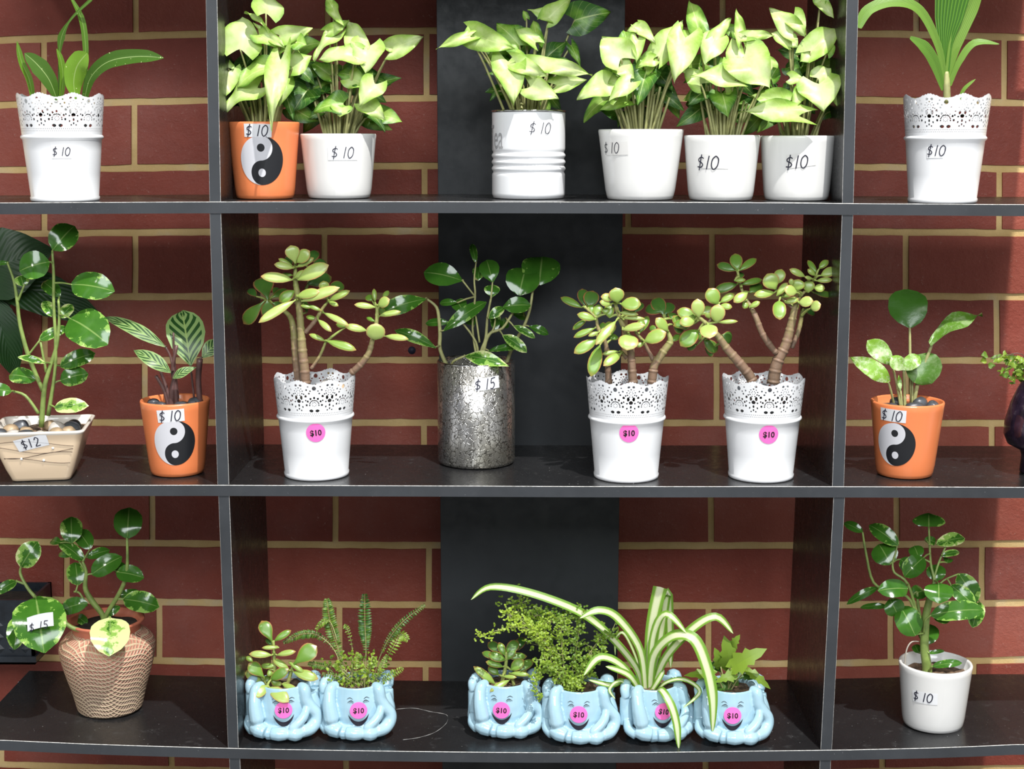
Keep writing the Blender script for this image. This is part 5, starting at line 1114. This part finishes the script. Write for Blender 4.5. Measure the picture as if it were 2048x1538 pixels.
plant(p, zv, [(337, 532, 250, 362, 115, .3, 0, 0, 'spoon'), (350, 525, 483, 438, 60, .4, 0, 0), (392, 578, 252, 576, 38, .85, 0, -1), (335, 637, 150, 625, 64, .9), (368, 637, 520, 605, 52, .85), (505, 708, 685, 562, 155, .35, 0, -1, 'spoon'), (500, 768, 697, 822, 90, .85), (462, 690, 592, 777, 42, .7), (475, 762, 340, 665, 62, .75), (370, 722, 238, 722, 54, .6, 0, 0), (272, 815, 150, 698, 115, .4, 0, -1.5, 'spoon'), (250, 855, 125, 758, 95, .8), (182, 692, 128, 645, 42, .6), (322, 832, 462, 745, 92, .3, 0, -1.5), (330, 790, 375, 885, 66, .6),
              (358, 872, 412, 862, 46, .85), (302, 875, 188, 965, 92, .95, 0, -3), (308, 890, 463, 1003, 110, .95, 0, -3.4), (245, 868, 325, 800, 62, .5), (410, 865, 530, 912, 52, .8, 0, -2), (330, 560, 288, 500, 50, .1, 0, 1), (300, 760, 330, 800, 50, .6)],
      [[(345, 900, 15), (355, 780, 15), (350, 660, 14), (345, 540, 12)], [(440, 920, 17), (475, 800, 16), (500, 712, 12)], [(310, 900, 13), (295, 880, 11, -1.4)], [(300, 900, 10), (265, 830, 9, -.6)]], 'oval', 'jade', 'trunk', thick=.0016, wave=0, fold=.05, arch=.05, k=.35, stone=(.7, .95))
def frond(fo, st, pts, wd, tone, n=26, droop=.2):
    Q = [];m = len(pts)
    for i in range(m - 1):
        p0 = pts[max(0, i - 1)]; p1 = pts[i]; p2 = pts[i + 1]; p3 = pts[min(m - 1, i + 2)]
        for k in range(10): t = k / 10; Q.append(.5 * ((2 * p1) + (p2 - p0) * t + (2 * p0 - 5 * p1 + 4 * p2 - p3) * t * t + (3 * p1 - p0 - 3 * p2 + p3) * t ** 3))
    Q.append(pts[-1]); st.tube(Q, [.0006 - .0004 * i / len(Q) for i in range(len(Q))], n=5, sub=1)
    for k in range(n):
        t = .28 + .72 * (k + .5) / n; i = min(len(Q) - 2, int(t * (len(Q) - 1))); q = Q[i].lerp(Q[i + 1], t * (len(Q) - 1) - i); d = (Q[i + 1] - Q[i]).normalized()
        v = (-q).normalized(); W = d.cross(v).normalized(); l_ = wd / 2 * math.sin(pi * min(1, (1 - t) * 1.25 + .08)) ** .8
        for s_ in (-1, 1):
            tip = q + W * s_ * l_ + d * l_ * .45 + Vector((0, R.uniform(-.002, .002), -droop * l_)); leaf(fo, q, tip, l_ * .34 + .0006, 'lance', R.uniform(-25, 25), fold=.1, tone=tone + R.uniform(-.15, .15), nu=4, nv=2, wave=.0)
            for f_ in (.35, .6, .8):
                qq = q.lerp(tip, f_)
                for s2 in (-1, 1): leaf(fo, qq, qq + d * s2 * l_ * .22 * (1.2 - f_) + W * s_ * l_ * .1, l_ * .11, 'oval', 0, tone=tone + R.uniform(-.15, .15), nu=3, nv=2, wave=0)
p = creature(TMP + 'feathery fern, second from the left divider', 716, 1483, 717, 1420); zv = W2(p.c.y); R.seed(92); fo = MB(); st = MB(); q = zv.p
for pts, wd, tn, n in [([(940, 930), (880, 660), (800, 400), (768, 188)], 120, .25, 30), ([(1065, 930), (1078, 600), (1070, 400), (1068, 150)], 120, .05, 28), ([(1110, 930), (1200, 620), (1340, 400), (1545, 235)], 70, .1, 30), ([(930, 930), (840, 620), (700, 480), (560, 470), (425, 535)], 80, .15, 28), ([(1100, 920), (1200, 720), (1290, 580), (1350, 470), (1410, 515)], 100, .5, 18),
                       ([(960, 930), (970, 600), (930, 430), (905, 400)], 50, .4, 14), ([(930, 920), (780, 740), (620, 700)], 70, .2, 18), ([(1130, 920), (1230, 820), (1372, 735)], 70, .7, 14), ([(850, 520), (800, 380), (740, 370), (682, 432)], 60, .45, 16), ([(990, 930), (1000, 740), (1010, 610)], 60, .8, 12), ([(1000, 930), (900, 760), (830, 700)], 80, .6, 14), ([(1020, 930), (1100, 740), (1150, 650)], 70, .7, 14), ([(980, 930), (900, 820), (730, 780)], 60, .3, 14), ([(1100, 920), (1180, 780), (1240, 640)], 70, .4, 14)]:
    frond(fo, st, [q(x, y, R.uniform(-1, 1)) for x, y in pts], zv.m(wd), tn, n)
for k in range(230):
    x = R.gauss(1000, 120); y = R.uniform(610, 905); t_ = (y - 600) / 300
    B = q(x, y, R.uniform(-1.6, 1.6)); a = R.uniform(0, 6.28); leaf(fo, B, B + Vector((math.cos(a), R.uniform(-.5, .5), math.sin(a))) * .0045, .0032, 'round', R.uniform(-40, 40), tone=R.uniform(.25, 1), nu=4, nv=2)
for k in range(14): st.tube([q(R.uniform(900, 1120), 930, 0), q(R.uniform(850, 1180), R.uniform(640, 800), R.uniform(-1, 1))], [.0005, .0004], n=5)
st.build('stems', M['palestem'], p.root); fo.build('foliage', M['green'], p.root)
p = creature(TMP + 'dense jade rosette, left of the yellow-green shrub', 1010, 1479, 1003, 1419.5); zv = W3(p.c.y); R.seed(93)
plant(p, zv, [(322, 512, 235, 448, 66, .1, 0, 1.5), (340, 532, 303, 450, 50, .45, 0, 0), (350, 522, 422, 438, 75, .2, 0, .5), (345, 562, 240, 520, 66, .35, 0, -.5), (350, 542, 478, 535, 52, .3, 0, .5), (382, 512, 468, 418, 66, .0, 0, 2.5), (302, 552, 198, 510, 48, .25, 0, 1), (332, 602, 223, 568, 48, .4, 0, -.5), (375, 622, 457, 558, 72, .55, 0, -1), (382, 642, 520, 560, 66, .35, 0, 1), (370, 642, 492, 650, 34, .7, 0, -1.5), (325, 662, 412, 666, 28, .8, 0, -2), (372, 682, 248, 752, 42, .8, 0, -2.5), (283, 712, 148, 598, 54, .65, 0, -1.5), (302, 652, 238, 598, 56, .3, 0, 0), (350, 560, 400, 480, 60, .3, 0, 0), (420, 650, 470, 600, 60, .3, 0, 1)],
      [[(310, 760, 14), (325, 690, 13), (345, 600, 12), (350, 520, 9)], [(400, 740, 12), (390, 690, 11), (370, 650, 10)]], 'oval', 'jade', 'trunk', thick=.0016, wave=0, fold=.06, arch=.05, k=.35, stone=(.75, .95))
p = creature(TMP + 'yellow-green shrub of tiny leaves, right of the jade rosette', 1157, 1491, 1157.5, 1428); zv = W3(p.c.y); R.seed(94); fo = MB(); st = MB(); q = zv.p
def twig(pts, w_, n, tn, r_=.0008, sz=.0042):
    P3 = [q(x, y, d_) for x, y, d_ in pts]; st.tube(P3, [r_ * (1 - .6 * i / (len(P3) - 1)) for i in range(len(P3))], n=5)
    n = int(n * .78)
    for k in range(n):
        t = (k + R.random()) / n * (len(P3) - 1); i = min(len(P3) - 2, int(t)); c = P3[i].lerp(P3[i + 1], t - i)
        off = Vector((R.gauss(0, 1), R.gauss(0, .8), R.gauss(0, 1))) * zv.m(w_) * .42; B = c + off; a = R.uniform(0, 6.28)
        if k % 4 == 0: st.tube([c, B], [.0004, .0003], n=4, sub=1)
        for s_ in range(2):
            a += 2.2; leaf(fo, B, B + Vector((math.cos(a), R.uniform(-.6, .3), math.sin(a) * .8 + .2)) * sz * R.uniform(.7, 1.1), sz * .62, 'round', R.uniform(-40, 40), tone=min(1, max(0, tn + R.uniform(-.2, .2))), nu=4, nv=2, wave=0)
for a_ in [([(730, 760, 0), (680, 620, 0), (600, 470, -.5), (520, 380, -1), (380, 355, -1.5), (160, 415, -1.5)], 50, 190, .95), ([(735, 760, 0), (770, 560, 0), (800, 380, 0), (798, 225, 0)], 62, 210, .45), ([(740, 760, 0), (840, 560, 0), (930, 430, 0), (1000, 400, 0)], 80, 190, .45), ([(720, 760, 0), (620, 620, -1), (540, 640, -2), (530, 700, -2.6), (560, 805, -3)], 32, 90, .6),
           ([(640, 540, 0), (540, 420, .5), (480, 260, 1), (390, 210, 1)], 120, 260, .55), ([(600, 470, 0), (560, 350, 0), (640, 320, 0)], 70, 110, .9), ([(520, 380, -1), (420, 300, -1), (340, 270, -1)], 60, 90, .95), ([(740, 760, 0), (860, 640, -.5), (950, 500, -.5)], 70, 130, .5), ([(735, 760, 0), (700, 540, -1), (690, 370, -1), (700, 280, -.5)], 70, 190, .6), ([(740, 780, -1), (770, 700, -2), (790, 700, -2.4)], 55, 90, .7), ([(700, 700, -1), (640, 600, -2), (560, 560, -2)], 70, 120, .6), ([(740, 740, 0), (800, 640, 0), (860, 560, 0)], 60, 100, .4), ([(500, 300, 1), (600, 260, 1.5), (700, 300, 1.5)], 80, 130, .3)]:
    twig(*a_)
st.tube([q(735, 800), q(730, 700), q(700, 620)], [.0022, .0019, .0012], n=7)
st.build('stems', M['palestem'], p.root); fo.build('foliage', M['green'], p.root)
p = creature(TMP + 'arching striped spider plant, its face turned to the right', 1303, 1487, 1326, 1422, .3, -.2); zv = W3(p.c.y); R.seed(95); fo = MB(); q = zv.p
BL = [0, .55], None
for pts, wd in [([(1205, 775, 0), (1150, 600, 0), (960, 380, -.5), (780, 250, -1), (480, 140, -1), (250, 108, -1), (130, 185, -1)], 62), ([(1215, 775, 0), (1180, 500, -1), (1040, 300, -2), (920, 252, -2.5), (805, 300, -3)], 60), ([(1200, 775, 0), (1070, 600, -1.5), (930, 545, -2.5), (830, 655, -3)], 62), ([(1190, 775, 0), (1110, 655, -2), (965, 598, -3)], 48),
                ([(1225, 775, 0), (1235, 500, 0), (1260, 300, 0), (1305, 105, 0)], 92), ([(1240, 775, 0), (1260, 430, -1), (1340, 275, -2), (1470, 395, -3)], 56), ([(1255, 775, 0), (1330, 560, -1), (1500, 370, -2), (1650, 292, -2), (1758, 395, -2)], 62), ([(1240, 775, 0), (1265, 540, -1), (1380, 415, -2.5), (1510, 430, -3.5), (1590, 600, -4.5), (1630, 800, -5), (1630, 1012, -5.2)], 82),
                ([(1270, 775, -1), (1310, 745, -3), (1370, 840, -4.6), (1405, 960, -5), (1420, 1112, -5.2)], 58), ([(1180, 775, 0), (1060, 690, -2), (990, 740, -3), (1025, 800, -3.4)], 22), ([(1190, 775, 0), (1080, 690, -1), (1000, 715, -2), (855, 680, -2.4)], 38), ([(1260, 775, 0), (1340, 700, -1), (1450, 680, -2), (1550, 755, -3), (1445, 858, -3.4)], 30),
                ([(1240, 775, 1), (1310, 400, 1.2), (1350, 140, 1), (1365, 400, 1.6), (1370, 610, 1.8)], 60), ([(1210, 775, 1), (1160, 560, 1.5), (1080, 395, 1.8), (1030, 430, 2), (1025, 530, 2)], 22), ([(1235, 775, -.5), (1290, 690, -1), (1330, 620, -1)], 40)]:
    strap(fo, [q(*t) for t in pts], zv.m(wd), .5, .28, R.uniform(-10, 10), [(0, .6), (.25, .85), (.5, 1), (.8, .85), (.93, .45), (1, .03)] if pts[-1][1] != 105 else [(0, .4), (.5, .8), (1, 1)])
fo.build('foliage', M['spider'], p.root)
p = creature(TMP + 'small ivy, rightmost on the bottom shelf', 1458, 1492, 1465, 1430, 0, 0); zv = W3(p.c.y); R.seed(96); fo = MB(); st = MB(); q = zv.p
def ivy(bx, by, tx, ty, wd, tone, dy=0):
    B = q(bx, by, dy); T = q(tx, ty, dy - .4); d = T - B; ln = d.length; d.normalize(); v = (-B).normalized() + UP * .5; Nn = (v - d * v.dot(d)).normalized(); W = d.cross(Nn); hw = zv.m(wd) / 2
    out = [(0, 0), (-.12, .35), (.05, .7), (.16, .62), (.2, 1.0), (.38, .62), (.42, .5), (.55, .72), (.62, .42), (.78, .36), (1, 0)]
    L_ = [(u, s_ * x) for s_ in (1,) for u, x in out]; vs = []; uv = []
    ctr = [B + d * ln * max(0, u) + Nn * .08 * ln * math.sin(pi * max(0, u)) for u, _ in out]
    for s_ in (-1, 1):
        rows = [[B + d * ln * (max(0, u) * (1 - f_) + u * f_) + W * s_ * x * hw * f_ + Nn * ln * (.08 * math.sin(pi * max(0, u)) + .10 * f_ * x * math.sin(4 * u + s_)) for f_ in (0, .5, 1)] for u, x in out]
        fo.grid(rows, [(max(0, u), f_ * x) for u, x in out for f_ in (0, .5, 1)], tone)
    st.tube([q(1715 + R.uniform(-15, 15), 780, 0), q((1715 + bx) / 2, min(760, (780 + by) / 2 - 10), dy * .5), B], [.0011, .0009, .0007], n=6)
for a_ in [(1740, 605, 1700, 405, 170, .45), (1745, 610, 1968, 488, 170, .55, -1.5), (1640, 650, 1452, 655, 110, .5, -1), (1770, 650, 1640, 700, 90, .45, -2), (1840, 620, 1990, 740, 80, .5, 0), (1660, 590, 1610, 640, 110, .05, 1.5), (1720, 690, 1650, 780, 120, .1, 0), (1800, 630, 1880, 680, 110, .08, 1), (1680, 600, 1640, 480, 110, .4, 0), (1720, 640, 1790, 720, 120, .15, .5), (1750, 480, 1800, 400, 80, .5, 0)]: ivy(*a_)
st.build('stems', M['palestem'], p.root); fo.build('foliage', M['green'], p.root)
# white pot at the right with peperomia
p = mkpot('potted_plant', 'white ceramic pot with bushy upright peperomia on the bottom shelf, right of the right divider', 'potted plant', 'C', 1864, 1471, 117, 143, 1349, M['whitecer'], .0042, soil='mix', soil_drop=.014)
tapeprice(p, 1846, 1394, '$ 10', .0115, .03, (1849, 1396, .030, .0145), .0006, tm='white'); zv = W4(p.c.y); R.seed(99)
plant(p, zv, [(235, 232, 132, 178, 56, .2, 0, 2), (432, 305, 272, 188, 95, .45, 0, 2), (388, 412, 325, 295, 150, .1, 0, 1.5), (600, 203, 600, 122, 180, .4, 0, 2, 'heart'), (642, 300, 803, 258, 82, .8, 0, 1.5), (668, 362, 772, 340, 42, .6, 0, 1), (640, 502, 640, 408, 108, .3, 0, .5, 'round'), (572, 372, 465, 475, 118, .3, 0, 1), (545, 375, 518, 305, 85, .1, 0, 2), (485, 545, 325, 550, 110, .1, 0, -2.5, 'round'), (655, 515, 655, 620, 158, .2, 0, -2.5, 'round'), (320, 537, 148, 625, 50, .1, 0, 1), (372, 642, 222, 645, 38, .1, 0, 2), (385, 602, 430, 692, 118, .05, 0, 1),
              (525, 805, 445, 640, 150, .15, 0, -1.5), (612, 690, 905, 655, 118, .4, 0, -3), (625, 690, 715, 722, 66, .3, 0, -1.5), (765, 462, 865, 622, 120, .5, 0, .5), (720, 525, 855, 640, 95, .6, 0, -1), (885, 620, 840, 755, 88, .6, 0, 0), (505, 585, 578, 550, 90, .1, 0, 1.5), (620, 972, 783, 950, 48, .3, 0, -3), (600, 902, 687, 885, 26, .1, 0, -1), (592, 852, 605, 735, 118, .05, 0, 2), (545, 900, 520, 850, 50, .05, 0, 2), (700, 402, 712, 370, 55, .1, 0, 2), (575, 272, 645, 290, 52, .3, 0, 2), (445, 380, 482, 425, 85, .15, 0, 2.5), (420, 660, 380, 600, 60, .05, 0, 2), (690, 310, 660, 260, 60, .4, 0, 2)],
      [[(592, 1070, 30), (590, 980, 28), (575, 850, 25), (585, 700, 23), (605, 600, 19), (630, 500, 9), (610, 400, 7, .8), (600, 205, 5, 1.2)], [(562, 820, 10), (500, 610, 9), (400, 560, 7), (295, 510, 8, .6), (252, 340, 7, 1), (235, 232, 5, 1.2)], [(545, 720, 8), (485, 520, 8), (410, 455, 7, .6), (400, 400, 5, .9)], [(615, 570, 7), (680, 500, 5), (765, 462, 5, .3)], [(625, 500, 6), (655, 400, 6, .5), (692, 315, 5, .9)], [(572, 790, 6, -.5), (580, 720, 5, -1.2), (612, 690, 4, -1.8)], [(590, 860, 10), (545, 660, 9, .6), (535, 560, 8, 1)], [(600, 1000, 7, -.6), (620, 972, 5, -1.8)]],
      'round', 'pep', 'stem', k=.45)
mb = MB(); q = zv.p; mb.tube([q(470, 1040, -.5), q(468, 960, -.8), (q(478, 880, -.8)), q(505, 838, -.6), q(545, 835, -.2)], [.0009] * 4 + [.0007], n=6); mb.build('aerial_root', M['root'], p.root)

# chalky scuff on the bottom shelf
mb = MB(); pl = smooth2([(792, 1419), (828, 1417), (862, 1424), (890, 1429), (896, 1437), (890, 1450), (868, 1466), (836, 1476), (806, 1480)], 6)
mb.grid([[on_shelf('C', x, y + k * (.25 + .45 * math.sin(i * .7) ** 2)) + Vector((0, 0, .0004)) for k in (-1, 1)] for i, (x, y) in enumerate(pl)]); mb.build('scratch_mark', simple('chalky_scuff', (.26, .255, .25), .7), bc)
